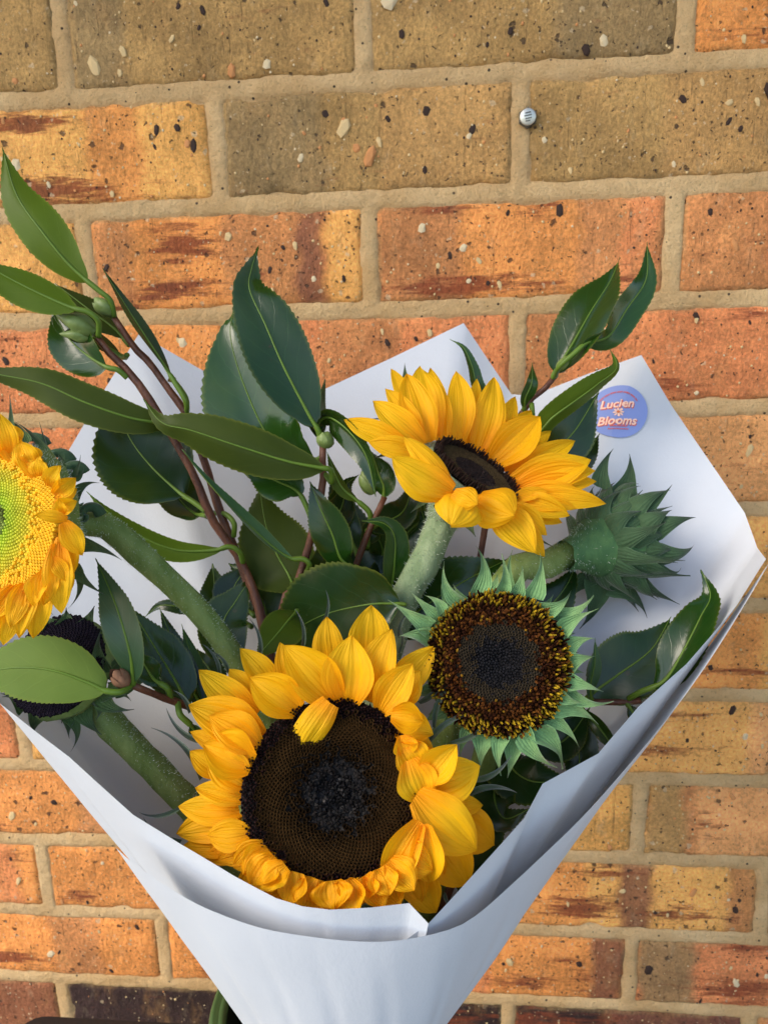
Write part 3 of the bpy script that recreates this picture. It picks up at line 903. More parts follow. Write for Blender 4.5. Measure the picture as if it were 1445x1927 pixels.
# ---- front sunflower
Z7 = lambda x, y: (280 + x / 2.125, 1120 + y / 2.125)
Cn = (CAM - P(629, 1492, .345)).normalized()
F = Flower('largest sunflower with a dark brown disc and golden petals, lowest in the bouquet', (629, 1492), .345, Cn + camdir(0, .10, 0) * .10, .0432)
def dome_f(r): return .003 + .004 * math.exp(-((r - .75) / .3) ** 2) - .002 * (r < .2)
def fl_front(c, rn, a, sp, n, u, v, vs, fs, cs, rnd):
    if rn < .30 + .28 * rnd.random():
        k = vary((.007 + .06 * rn ** 2, .0065 + .030 * rn ** 2, .008), rnd, .5) if rnd.random() > .03 * (rn < .25) else (.10, .085, .075)
        ln = Vector((rnd.uniform(-1, 1), rnd.uniform(-1, 1), rnd.uniform(-1, 1))) * .0009
        cell(c, sp, n, u, v, rnd.uniform(.0006, .0014) * (1.1 - rn), .75, .25, k, (.004, .004, .004), vs, fs, cs, 4, ln, .9, a)
    elif rn < .74 + .14 * rnd.random():
        f = 1 - abs(rn - .66) / .30
        b = vary((.054 * (.3 + f), .028 * (.3 + f), .009 * (.3 + f)), rnd, .3)
        cell(c, sp, n, u, v, .0016, 1.0, .76, b, (.008, .005, .004), vs, fs, cs, 6, None, -.3, a)
    else:
        b = vary((.026, .010, .009), rnd, .6)
        ln = Vector((rnd.uniform(-1, 1), rnd.uniform(-1, 1), rnd.uniform(-1, 1))) * .0007
        cell(c, sp, n, u, v, rnd.uniform(.0010, .0024), .5, .12, b, (.008, .004, .004), vs, fs, cs, 5, ln, .9, a)
F.disc(2600, dome_f, fl_front, (.008, .006, .005))
F.back(.028, GSTEM, .009)
F.stem([F.C - F.n * .03, P(640, 1700, .392), P(655, 1900, .398), gather(-10, 0)], .0085, .0075, GSTEM)
# base, tip, width, layer(mm toward viewer), extra
for (b, t, w, l, kw) in [
 ((735, 300), (712, 85), 118, -8, {}), ((875, 260), (890, 40), 158, -8, {}), ((795, 432), (812, 160), 188, 3, dict(cup=.5)), ((880, 425), (972, 135), 142, 0, {}),
 ((975, 380), (1140, 205), 122, -6, {}), ((925, 465), (1055, 272), 128, 4, dict(cup=.5)), ((985, 440), (1085, 300), 110, 0, {}),
 ((755, 432), (540, 200), 168, 2, dict(cup=.7)), ((600, 400), (525, 188), 100, -4, {}), ((725, 430), (593, 625), 122, 14, dict(cup=-.4, arch=.12, tone=0, prof=pr_round)),
 ((600, 462), (404, 330), 152, 4, dict(cup=.8)), ((510, 390), (365, 212), 105, -7, {}), ((430, 420), (322, 295), 92, -5, {}), ((430, 480), (200, 300), 120, -3, {}),
 ((455, 580), (160, 440), 165, 1, dict(cup=.5, tone=.5)), ((440, 610), (243, 482), 140, 5, dict(cup=.3, tone=.6)), ((425, 640), (165, 545), 90, -1, dict(tone=.6)),
 ((415, 680), (218, 596), 175, 5, dict(cup=.8)), ((395, 760), (235, 640), 140, 2, dict(tone=.2)), ((300, 720), (165, 622), 95, -4, dict(cup=.8)),
 ((380, 815), (185, 770), 90, 1, dict(tone=.3)), ((382, 855), (118, 845), 112, -2, dict(tone=.4)), ((390, 895), (110, 955), 130, -3, dict(tone=.6)),
 ((405, 950), (232, 960), 115, 4, dict(tone=.5)), ((390, 985), (140, 1000), 90, -6, dict(tone=.8)), ((430, 1010), (215, 1060), 90, -4, dict(tone=.8)), ((432, 1015), (275, 1060), 90, 2, dict(tone=.7)),
 ((470, 1000), (338, 1090), 110, 6, dict(tone=.5)), ((520, 1062), (400, 1105), 115, 5, dict(tone=.5)), ((520, 1080), (350, 1160), 100, -2, dict(tone=.9)), ((565, 1085), (470, 1150), 105, 6, dict(tone=.6)),
 ((968, 480), (1097, 505), 108, 10, dict(cup=1.3, arch=.16)), ((1005, 590), (1145, 650), 130, 2, dict(tone=.5)), ((1030, 640), (1165, 730), 140, 1, dict(tone=.4)), ((1012, 590), (1095, 700), 130, 10, dict(cup=.5)), ((1040, 660), (1112, 830), 150, 12, dict(cup=.2)), ((985, 540), (1138, 556), 118, 4, dict(cup=1.2, twist=.5)), ((1010, 560), (1040, 640), 90, 11, dict(cup=.8)),
 ((1030, 640), (1110, 800), 130, 6, dict(cup=-.5, twist=.4)), ((1100, 740), (1232, 596), 122, 6, dict(cup=.9)), ((1105, 770), (1324, 682), 165, 1, dict(cup=.4)),
 ((1068, 800), (1312, 1020), 190, 10, dict(cup=.25, tone=0)), ((1190, 850), (1335, 840), 80, -5, {}), ((1200, 880), (1382, 1000), 165, -9, dict(tone=.8)),
 ((1110, 930), (1275, 1160), 175, -3, dict(tone=.6)), ((1085, 905), (945, 1150), 120, 12, dict(cup=.8, arch=.14)), ((1100, 915), (1122, 1150), 120, 13, dict(cup=.9)),
 ((1040, 1080), (1150, 1268), 130, 0, dict(tone=.5)), ((1080, 1010), (1175, 1140), 100, -3, dict(tone=.7)), ((1030, 1090), (1090, 1230), 110, 3, dict(tone=.6))]:
    F.lam('petal', Z7(*b), Z7(*t), w / 2.125, l, **kw)
for k in range(22):                          # ruffled petals along the lower edge, curled toward the viewer
    a = R(222 + k * 4.6)
    b = (742 + 345 * math.cos(a), 790 - 352 * math.sin(a))
    t = (742 + (490 + 45 * math.sin(k * 2.1)) * math.cos(a + .08 * math.sin(k * 1.3)), 790 - (490 + 22 * math.sin(k * 1.7)) * math.sin(a))
    F.lam('petal', Z7(*b), Z7(*t), (125 + 30 * math.sin(k * 3.3)) / 2.125, 7 + 4 * math.sin(k * 2.7), dd=-.006, cup=random.uniform(.1, .7), arch=.05, tone=random.uniform(.2, .7), twist=random.uniform(-.8, .8), curl=random.uniform(-.15, .25), rough=.26, rib=.025)
for (b, t, w) in [((210, 735), (10, 530), 44), ((225, 590), (70, 450), 40), ((165, 470), (98, 380), 34), ((285, 330), (215, 195), 30), ((320, 310), (252, 225), 28), ((440, 260), (403, 92), 34),
                  ((610, 225), (583, 52), 32), ((695, 110), (708, -20), 26), ((1000, 170), (1055, 55), 26), ((1000, 230), (1004, 130), 24), ((1080, 430), (1190, 290), 44), ((1140, 530), (1280, 285), 40),
                  ((1110, 600), (1335, 468), 46), ((1210, 590), (1392, 450), 40), ((1290, 740), (1448, 640), 44), ((1270, 800), (1470, 790), 48), ((130, 850), (-40, 868), 34), ((130, 985), (-20, 890), 42), ((1180, 1190), (1210, 1240), 30)]:
    F.lam('bract', Z7(*b), Z7(*t), w * .62 / 2.125, -8, prof=pr_thin, cup=1.0, side=random.choice((-.13, .13)), mat=BRACTT)
# ---- right sunflower without petals
Z6 = lambda x, y: (700 + x / 3.141, 1000 + y / 3.141)
G = Flower('sunflower without petals, brown disc ringed by pale mint pointed bracts, right of centre', (936, 1248), .375, (CAM - P(936, 1248, .375)).normalized() + camdir(.05, .08, 0) * .08, .0362)
def dome_g(r): return .004 + .005 * math.sin(min(1, r * 1.05) * math.pi) - .003 * max(0, r - .85) / .15
def fl_right(c, rn, a, sp, n, u, v, vs, fs, cs, rnd):
    ln = Vector((rnd.uniform(-1, 1), rnd.uniform(-1, 1), rnd.uniform(-1, 1)))
    if rn < .28 + .22 * rnd.random():
        cell(c, sp, n, u, v, .0014, .9, .3, vary((.013 + .03 * rn * rn, .013 + .015 * rn * rn, .016), rnd, .5), (.005, .005, .006), vs, fs, cs, 4, ln * .0004, .9, a)
    elif rn < .50 + .10 * rnd.random():
        cell(c, sp, n, u, v, .0018, .95, .6, vary((.050, .038, .024), rnd), (.010, .007, .006), vs, fs, cs, 6, None, .2, a)
    elif rn < .78:
        col = (.13, .045, .010) if rnd.random() < .5 else (.045, .014, .006)
        if rnd.random() < .06: col = (.38, .20, .02)
        cell(c, sp, n, u, v, rnd.uniform(.0018, .0036), .75, .3, vary(col, rnd, .4), (.020, .007, .003), vs, fs, cs, 5, ln * .0010, .8, a)
    else:
        y = rnd.random()
        col = (.52, .34, .02) if y < .42 + (rn - .78) else ((.16, .06, .010) if y < .75 else (.03, .010, .006))
        cell(c, sp, n, u, v, rnd.uniform(.0028, .0050), .55, .30, vary(col, rnd, .3), (.035, .014, .005), vs, fs, cs, 5, ln * .0011 + (c - G.C).normalized() * .0012, .85, a)
G.disc(2000, dome_g, fl_right, (.012, .006, .004))
for k in range(26):
    a = k * 2 * math.pi / 26 + .1
    rr = (470 + 70 * random.random())
    G.lam('bract', Z6(740 + 370 * math.cos(a), 785 + 380 * math.sin(a)), Z6(740 + rr * math.cos(a + random.uniform(-.08, .08)), 785 + rr * math.sin(a)), 120 / 3.141, -5, mat=BRACTP, cup=.4, dd=random.uniform(-.002, .006), curl=random.uniform(-.2, .2))
G.back(.026, GSTEM, .008)
G.stem([G.C - G.n * .028, P(900, 1480, .425), P(770, 1800, .43), gather(30, .01)], .0075, .007, GSTEM)
for (b, t, w, l) in [((520, 420), (428, 182), 120, 0), ((632, 360), (610, 75), 150, 0), ((700, 360), (738, 250), 90, 2), ((768, 355), (766, 140), 105, 2), ((815, 350), (828, 112), 80, -6), ((855, 375), (887, 202), 100, 1),
                     ((945, 395), (992, 128), 130, 0), ((1000, 470), (1175, 350), 115, 1), ((1075, 510), (1305, 380), 125, -1), ((1115, 590), (1330, 460), 130, 1), ((1150, 690), (1310, 632), 115, 1), ((1150, 790), (1314, 740), 150, 0),
                     ((1145, 890), (1368, 948), 110, 2), ((1130, 940), (1432, 1002), 110, 0), ((1110, 975), (1252, 1008), 80, 3), ((1085, 1040), (1338, 1140), 130, 1), ((1030, 1100), (1222, 1275), 130, -1), ((960, 1160), (1135, 1425), 160, 0),
                     ((880, 1190), (1092, 1392), 130, 3), ((830, 1210), (800, 1462), 150, -3), ((765, 1210), (764, 1445), 110, 1), ((660, 1200), (640, 1405), 150, -1), ((570, 1170), (520, 1340), 110, -2),
                     ((390, 510), (228, 355), 110, 0), ((340, 575), (100, 408), 120, -1), ((420, 480), (308, 378), 80, 2), ((330, 640), (140, 625), 130, -2), ((340, 720), (200, 740), 110, -4), ((470, 430), (415, 260), 90, -6),
                     ((360, 950), (230, 1000), 110, -4), ((420, 1040), (300, 1130), 110, -5)]:
    G.lam('bract', Z6(*b), Z6(*t), w * random.uniform(.85, 1.15) / 3.141, l, mat=BRACTP, cup=random.uniform(.2, .9), dd=random.uniform(-.006, .003), curl=random.uniform(-.22, .22), side=random.uniform(-.16, .16), twist=random.uniform(-.7, .7), rough=.12)
# ---- mid sunflower seen from the side
Z3 = lambda x, y: (600 + x / 2.58, 620 + y / 2.58)
Hf = Flower('sunflower tilted sideways on a pale hairy stem, its golden petals fanned upward', Z3(750, 705), .420, camdir(.50, .76, .43), .0278)
def dome_h(r): return .0005 + .002 * r * r
def fl_mid(c, rn, a, sp, n, u, v, vs, fs, cs, rnd):
    ln = Vector((rnd.uniform(-1, 1), rnd.uniform(-1, 1), rnd.uniform(-1, 1))) * .0006
    if rn > .84: cell(c, sp, n, u, v, rnd.uniform(.003, .0048), .45, .28, vary((.026, .012, .008), rnd, .5), (.008, .005, .004), vs, fs, cs, 5, ln * 1.5, .8, a)
    elif rn > .5: cell(c, sp, n, u, v, .0016, .95, .62, vary((.062, .038, .014), rnd, .3), (.007, .004, .003), vs, fs, cs, 5, None, .0, a)
    else: cell(c, sp, n, u, v, rnd.uniform(.0010, .0016), .8, .4, vary((.022, .012, .010), rnd, .4), (.006, .004, .003), vs, fs, cs, 5, ln * .5, .6, a)
Hf.disc(1500, dome_h, fl_mid, (.010, .006, .005))
Hf.back(.030, PSTEM, .0085, 1.30, 2600)
Hf.stem([Hf.C - Hf.n * .024, P(823, 1000, .432), P(795, 1065, .432), P(760, 1130, .430), P(700, 1350, .42), P(670, 1700, .415), gather(0, .012)], .0088, .0075, PSTEM, 2600, .0022)
for (b, t, w, l, dd, kw) in [
 ((470, 470), (350, 190), 80, -4, .012, {}), ((560, 520), (490, 178), 165, -3, .012, {}), ((530, 550), (425, 215), 165, 1, .008, {}), ((620, 480), (540, 186), 90, -6, .014, {}), ((500, 545), (322, 285), 100, -1, .006, {}),
 ((510, 555), (262, 345), 130, 2, .003, {}), ((600, 550), (560, 250), 130, -5, .014, {}), ((672, 560), (665, 200), 128, 1, .010, {}), ((720, 580), (765, 240), 80, -3, .012, {}), ((765, 605), (848, 232), 148, 1, .008, {}), ((800, 615), (952, 325), 105, -3, .010, {}),
 ((830, 655), (1070, 424), 175, 2, .005, dict(cup=.6)), ((860, 620), (1030, 392), 110, -5, .010, {}), ((900, 690), (1126, 492), 95, -4, .006, {}), ((920, 720), (1243, 540), 112, -2, .004, {}), ((870, 675), (1058, 532), 90, -1, .005, {}),
 ((925, 760), (1320, 632), 170, 2, .0, dict(cup=.4)), ((930, 780), (1340, 686), 130, -1, .002, {}), ((940, 800), (1346, 738), 110, -4, .003, {}), ((945, 815), (1292, 800), 125, -2, .0, {}), ((945, 830), (1392, 846), 110, -1, -.004, {}),
 ((940, 840), (1216, 905), 110, 1, -.006, {}), ((935, 830), (1116, 785), 62, 4, -.004, {}), ((940, 850), (1250, 870), 90, -3, -.004, {}),
 ((900, 860), (1106, 1000), 110, 2, -.010, {}), ((890, 870), (1095, 1102), 120, -1, -.010, {}), ((840, 860), (1050, 1088), 165, 3, -.012, dict(cup=.3)), ((770, 806), (948, 905), 215, 10, -.012, dict(cup=-.6, arch=.14)),
 ((705, 785), (640, 958), 215, 11, -.014, dict(cup=-.5, arch=.18)), ((655, 785), (770, 850), 120, 12, -.006, dict(cup=-.5)), ((645, 790), (352, 620), 195, 8, -.004, dict(cup=-.2)), ((636, 770), (410, 520), 105, 6, .0, dict(cup=-.3)), ((480, 600), (240, 545), 105, 4, -.002, {}), ((420, 560), (122, 438), 112, -5, .004, {}),
 ((800, 640), (905, 440), 100, -5, .008, {}), ((960, 850), (1180, 940), 90, -4, -.008, {})]:
    Hf.lam('petal', Z3(*b), Z3(*t), w / 2.58, l, dd, **kw)
for (b, t, w, l, dd) in [((430, 560), (255, 630), 90, -4, -.004), ((560, 780), (440, 895), 90, 3, -.010), ((600, 850), (640, 995), 110, 0, -.008), ((480, 690), (400, 640), 110, -2, .0), ((800, 900), (880, 990), 140, -2, -.008), ((900, 930), (1150, 1065), 80, -3, -.006), ((420, 260), (415, 165), 40, -8, .01), ((420, 420), (238, 432), 40, -8, .008), ((520, 720), (350, 560), 120, -4, .004), ((700, 900), (760, 1010), 120, -1, -.006)]:
    Hf.lam('bract', Z3(*b), Z3(*t), w / 2.58, l, dd, mat=BRACT, bd=-.004 if l > -6 else .02)
# ---- left sunflower with a green centre, cut by the frame
Z4 = lambda x, y: (x / 3.01, 650 + y / 3.01)
Lf = Flower('sunflower with a lime green centre and short yellow petals at the left edge', (4, 985), .338, camdir(-.36, .10, .92), .0385)
def dome_l(r): return .004 + .004 * (1 - r * r)
def fl_left(c, rn, a, sp, n, u, v, vs, fs, cs, rnd):
    if rn < .30:
        col = vary((.34, .40, .10), rnd, .5) if rnd.random() < .8 else (.10, .11, .03)
        cell(c, sp, n, u, v, .0018, .85, .35, col, (.12, .16, .02), vs, fs, cs, 4, None, .9, a)
    elif rn < .62 + .22 * rnd.random():
        f = (rn - .3) / .5
        col = vary((.42 + .42 * f, .57 - .03 * f, .035), rnd, .25)
        cell(c, sp, n, u, v, .0014, .9, .35, col, (.18 + .25 * f, .32, .01), vs, fs, cs, 5, None, 1.0, a)
    else:
        col = vary((.92, .56, .02), rnd, .2)
        cell(c, sp, n, u, v, .0022, .9, .5, col, (.50, .20, .004), vs, fs, cs, 6, None, 1.1, a)
Lf.disc(2400, dome_l, fl_left, (.20, .25, .02))
Lf.back(.034, GSTEM, .010, .98, 2500)
Lf.stem([Lf.C - Lf.n * .036, P(190, 985, .380), P(270, 1050, .392), P(350, 1125, .40), P(425, 1215, .405), P(520, 1400, .41), P(640, 1800, .41), gather(-30, .005)], .0066, .0066, GSTEM, 4200, .0013)
for (b, t, w, l, dd, kw) in [
 ((90, 560), (60, 450), 110, -1, .0, {}), ((200, 660), (175, 570), 100, -1, .0, {}), ((60, 640), (-10, 380), 130, 0, -.004, {}), ((120, 680), (20, 480), 120, -3, .0, {}), ((180, 700), (115, 545), 130, 0, .0, {}), ((230, 740), (215, 640), 100, 2, -.002, {}), ((250, 770), (120, 560), 110, -3, .004, {}), ((285, 800), (345, 680), 100, 1, -.002, dict(twist=.6)), ((310, 850), (432, 750), 95, 0, .002, dict(cup=.8)),
 ((330, 880), (438, 810), 80, -3, .004, {}), ((345, 930), (437, 880), 90, 2, .0, dict(cup=.9)), ((355, 955), (335, 870), 70, 3, -.003, {}), ((385, 985), (200, 960), 62, 6, -.004, dict(cup=-.3, tone=0)), ((365, 1000), (470, 1190), 115, 1, .002, dict(cup=.5)), ((355, 1060), (440, 1130), 100, -3, .004, {}),
 ((350, 1080), (420, 1290), 130, -1, .002, {}), ((335, 1120), (350, 1520), 145, 0, -.002, dict(cup=.4)), ((330, 1180), (410, 1380), 110, -4, .003, {}), ((300, 1200), (380, 1340), 80, 3, .0, dict(twist=.6)), ((280, 1260), (250, 1470), 120, 2, -.003, {}),
 ((250, 1290), (195, 1480), 110, 3, -.004, dict(twist=-.5)), ((230, 1300), (190, 1660), 140, -2, -.003, {}), ((190, 1330), (110, 1660), 120, 1, -.005, {}), ((150, 1350), (60, 1600), 110, 3, -.006, {}), ((130, 1360), (20, 1700), 140, -1, -.006, {}), ((90, 1370), (-40, 1560), 120, 2, -.008, {}), ((60, 1380), (-60, 1640), 130, 0, -.008, {}), ((30, 1390), (-120, 1540), 130, 2, -.01, {}),
 ((310, 880), (380, 900), 90, 0, .0, {}), ((200, 720), (270, 690), 80, -2, .002, {})]:
    Lf.lam('petal', Z4(*b), Z4(*t), w / 3.01, l + 9, dd, **dict(dict(tone=.06 * random.random(), rough=.2), **kw))
for (b, t, w, l, side) in [((60, 560), (42, 258), 62, -8, .05), ((230, 660), (180, 555), 45, -6, .1), ((330, 800), (235, 440), 70, -16, .0), ((380, 780), (460, 620), 70, -16, .1), ((420, 760), (475, 690), 50, -14, .2), ((430, 860), (578, 778), 85, -8, -.2), ((440, 900), (492, 1090), 95, -4, .25), ((430, 1000), (430, 880), 70, -4, .2),
                           ((440, 1130), (695, 1218), 105, -8, -.08), ((420, 1260), (590, 1412), 85, -8, .05), ((300, 700), (100, 440), 100, -14, .1), ((420, 1230), (390, 1490), 80, -9, -.2), ((340, 700), (330, 620), 90, -12, .1), ((270, 1400), (300, 1530), 60, -10, .1), ((150, 560), (60, 420), 90, -10, .1)]:
    Lf.lam('bract', Z4(*b), Z4(*t), w / 3.01, l, bd=.0, side=side, curl=random.uniform(-.2, .2), mat=BRACT)
# curled hairy bract ball behind the head
for (p, r) in ((Z4(520, 960), 17), (Z4(200, 570), 20), (Z4(340, 660), 20), (Z4(430, 720), 16)):
    pc_ = P(p[0], p[1], .372); rr = mm(r, .372)
    pts_ = [pc_ + camdir(math.cos(a * 1.2), math.sin(a * 1.2), 0) * rr * (1 - a / 7) + camdir(0, 0, 1) * .002 * a for a in [q * .5 for q in range(11)]]
    vs, fs = tube_data(catmull(pts_, 24), lambda t: .0032 * (1 - .6 * t), 8, .3)
    o = mesh_obj('curled_bract', vs, fs, BRACTD, Lf.o, True, [(0.5, .3)] * len(vs), None, None, pts_[0])
# ---- dark sunflower low at the left
Z5 = lambda x, y: (x / 3.01, 1000 + y / 3.01)
Df = Flower('half hidden sunflower with a bare black disc behind a pale leaf, lower left', (112, 1252), .378, camdir(-.18, .42, .85), .0262)
def fl_dark(c, rn, a, sp, n, u, v, vs, fs, cs, rnd):
    cell(c, sp, n, u, v, .0013, .9, .5, vary((.018, .012, .022), rnd, .4), (.004, .003, .004), vs, fs, cs, 5, None, .6, a)
Df.disc(900, lambda r: .002 + .006 * (1 - r * r), fl_dark, (.006, .004, .006))
Df.back(.022, GSTEM, .008)
Df.stem([Df.C - Df.n * .024, P(195, 1345, .392), P(255, 1410, .394), P(320, 1475, .396), P(420, 1590, .40), P(600, 1850, .40), gather(-40, -.004)], .0076, .0072, GSTEM, 4000, .0016)
for (b, t, w, l, side) in [((590, 800), (575, 560), 130, 4, -.1), ((600, 830), (700, 640), 150, -2, .1), ((560, 850), (595, 690), 80, 5, .0), ((330, 950), (60, 960), 120, 2, -.1), ((420, 950), (265, 985), 90, 4, -.2), ((480, 900), (300, 1060), 110, 5, -.2), ((520, 880), (560, 1000), 100, 5, .2), ((540, 930), (540, 1075), 120, 1, -.2),
                           ((560, 930), (770, 1010), 130, 1, .15), ((600, 920), (740, 960), 120, 3, -.2), ((250, 1000), (190, 1160), 150, -4, .1), ((420, 1000), (400, 1165), 150, -4, .1), ((470, 1000), (580, 1150), 130, -5, .1), ((370, 1040), (405, 1240), 90, -2, -.25), ((200, 980), (20, 940), 130, -1, .1), ((150, 1000), (10, 920), 120, -3, .1), ((640, 900), (930, 715), 120, -6, .1),
                           ((480, 560), (540, 420), 130, -8, .0), ((380, 540), (380, 430), 140, -8, .0), ((300, 560), (230, 480), 140, -8, .1), ((560, 600), (640, 520), 120, -6, .1), ((450, 950), (360, 1080), 120, 3, .2)]:
    Df.lam('bract', Z5(*b), Z5(*t), w / 3.01, l, bd=-.001, side=side, curl=random.uniform(-.15, .2), mat=BRACT, rough=.15)
# ---- closed flower seen from behind, right
Zb = lambda x, y: (960 + x / 2.979, 800 + y / 2.979)
Bf = Flower('green sunflower bud seen from behind, its pointed bracts spread right against the paper', Zb(640, 640), .462, camdir(.84, .16, -.50), .0285)
Bf.disc(300, lambda r: -.004, fl_dark, (.006, .004, .006))
BG = stem_mat('downy bud green', (.05, .125, .045), (.085, .18, .06), .85, 160)
pr = [(.0255, .0), (.0285, -.006), (.0260, -.015), (.0200, -.025), (.0145, -.034), (.0110, -.043), (.0090, -.054)]
vs, fs = lathe(pr, Bf.n, Bf.C, 40)
vs = [p + (p - Bf.C) * .06 * nz((p.x, p.y, p.z), 130) for p in vs]; fs = [tuple(reversed(f)) for f in fs]
o = mesh_obj('receptacle', vs, fs, BG, Bf.o, True, None, None, None, Bf.C)
Bf.fuzz(o, vs, fs, 500, .0020)
Bf.stem([Bf.C - Bf.n * .030, P(1085, 1032, .446), P(1030, 1062, .440), P(940, 1110, .436), P(800, 1500, .44), P(690, 1900, .42), gather(20, .02)], .0085, .0075, GSTEM, 3500, .0015)
for (b, t, w, l, side) in [((500, 350), (575, 133), 130, -6, -.1), ((600, 420), (660, 165), 190, -14, .1), ((480, 880), (385, 1142), 170, -4, -.1), ((440, 850), (318, 1000), 120, -4, .1), ((560, 900), (768, 1082), 150, 0, -.12)]:
    Bf.lam('bract', Zb(*b), Zb(*t), w / 2.979, l, bd=-.006, dd=.006, side=side, mat=BRACTD)
u_ = Bf.n.orthogonal().normalized(); v_ = Bf.n.cross(u_)
for ring, (cnt, h0, r0, h1, r1, wd) in enumerate(((15, -.020, .0235, .020, .0310, .017), (14, -.013, .0270, .012, .0400, .018), (12, -.006, .0285, .026, .0400, .016), (13, -.028, .0185, -.001, .0355, .018))):
    for k in range(cnt):
        a = 2 * math.pi * (k + .37 * ring) / cnt + random.uniform(-.1, .1)
        rad = u_ * math.cos(a) + v_ * math.sin(a)
        f = random.uniform(.7, 1.15)
        B = Bf.C + Bf.n * h0 + rad * r0
        T = Bf.C + Bf.n * (h0 + (h1 - h0) * f * .78) + rad * (r0 + (r1 - r0) * f) + (u_ * random.uniform(-1, 1) + v_ * random.uniform(-1, 1)) * .003
        lamina('bract', B, T, rad - Bf.n * .35, wd * random.uniform(.75, 1.1), Bf.o, BRACTD, pr_bract, arch=.13, curl=random.uniform(-.3, .5), cup=-.35, nu=6, nv=14, rib=.02, side=random.uniform(-.08, .08), twist=random.uniform(-.3, .3), rough=.05)
# ------------------------------------------------------------------ camellia branches
def make_leaf(parent, pts, w, pet=.14, roll=0.0, under=False, fold=.22, mat=None, curl=None, rr=.0017, wave=.05):
    mat = mat or LEAF
    if curl is None: curl = random.uniform(-30, 30)
    pts = [P(*p) for p in pts]
    nv = 64
    path = catmull(pts, nv)
    vs, fs, uv = [], [], []
    dmid = depth(path[nv // 2]); wm = mm(w, dmid) * .5
    nu = 8
    j0 = int(pet * nv)
    rows = []
    sd = random.random() * 50
    for j in range(j0, nv + 1):
        t = (j - j0) / (nv - j0)
        p = path[j]
        tg = (path[min(j + 1, nv)] - path[max(j - 1, 0)]).normalized()
        n = (CAM - p).normalized()
        n = (n - tg * n.dot(tg)).normalized()
        if under: n = -n
        n = Matrix.Rotation(R(roll + curl * t), 3, tg) @ n
        s = tg.cross(n).normalized()
        # lanceolate blade with a drawn-out tip
        pr = (math.sin(math.pi * min(1, t * 1.04) ** .80) ** .80 if t < .97 else 0) * (1 - .35 * max(0, t - .6) / .4)
        pr = max(pr, .035 if t < .999 else .0)
        for i in range(nu + 1):
            u = -1 + 2 * i / nu
            e = abs(u)
            ww = wm * pr
            q = ww * u
            if e > .99 and .06 < t < .96: q *= 1 + (.022 if j % 2 else -.022)
            h = fold * ww * e ** 1.3 - .25 * fold * ww * e ** 3 + wave * wm * math.sin(t * 9 + sd + 2 * u) * e
            fwd = (.0009 if (j % 2 and e > .99 and .06 < t < .96) else 0)
            vs.append(p + s * q + n * h + tg * fwd)
            uv.append((i / nu, t))
    W1 = nu + 1
    for j in range(nv - j0):
        for i in range(nu):
            a = j * W1 + i
            fs.append((a, a + 1, a + W1 + 1, a + W1))
    lf = mesh_obj('leaf', vs, fs, mat, parent, True, uv, None, None, path[0])
    k = pet
    mv, mf = tube_data(path, lambda t: rr * (1 if t < k else max(.12, 1 - .88 * ((t - k) / max(.01, 1 - k)) ** .30)) * (1.0 if t < .995 else .2), 7, .05)
    mesh_obj('midrib', mv, mf, RIB, lf, True, None, None, None, path[0])
    return lf
def make_bud(parent, a, b, r, mat=BUD, scales=5):
    a, b = P(*a), P(*b)
    ax = (b - a); L_ = ax.length; ax = ax / L_
    pr = [(r * .35, 0), (r * .85, L_ * .2), (r, L_ * .42), (r * .82, L_ * .68), (r * .4, L_ * .9), (r * .05, L_)]
    vs, fs = lathe(pr, ax, a, 14)
    o = mesh_obj('bud', vs, fs, mat, parent, True, None, None, None, a)
    u = ax.orthogonal().normalized(); v = ax.cross(u)
    for k in range(scales):
        an = k * 2.4
        d = u * math.cos(an) + v * math.sin(an)
        lamina('bud_scale', a + d * r * .55 + ax * L_ * .02 * k, a + d * r * .75 + ax * L_ * (.62 + .07 * k), d, r * 1.6, o, mat, pr_petal, arch=.22, cup=-.5, rib=.02, nu=4, nv=7)
    return o
def branch(label, stems, leaves, buds=()):
    b0 = P(*stems[0][0][0])
    o = thing('camellia_branch', label, 'leafy branch', b0, 'camellia branches in the bouquet')
    for (pts, r0, r1) in stems:
        path = catmull([P(*p) for p in pts], 40)
        vs, fs = tube_data(path, lambda t: (r0 + (r1 - r0) * t) * (1 + .10 * math.sin(t * 19) ** 8), 10, .18)
        mesh_obj('stem', vs, fs, TWIG, o, True, None, None, None, path[0])
    for lf in leaves:
        make_leaf(o, lf[0], lf[1], **(lf[2] if len(lf) > 2 else {}))
    for b in buds:
        make_bud(o, *b)
    return o
U = dict(under=True)
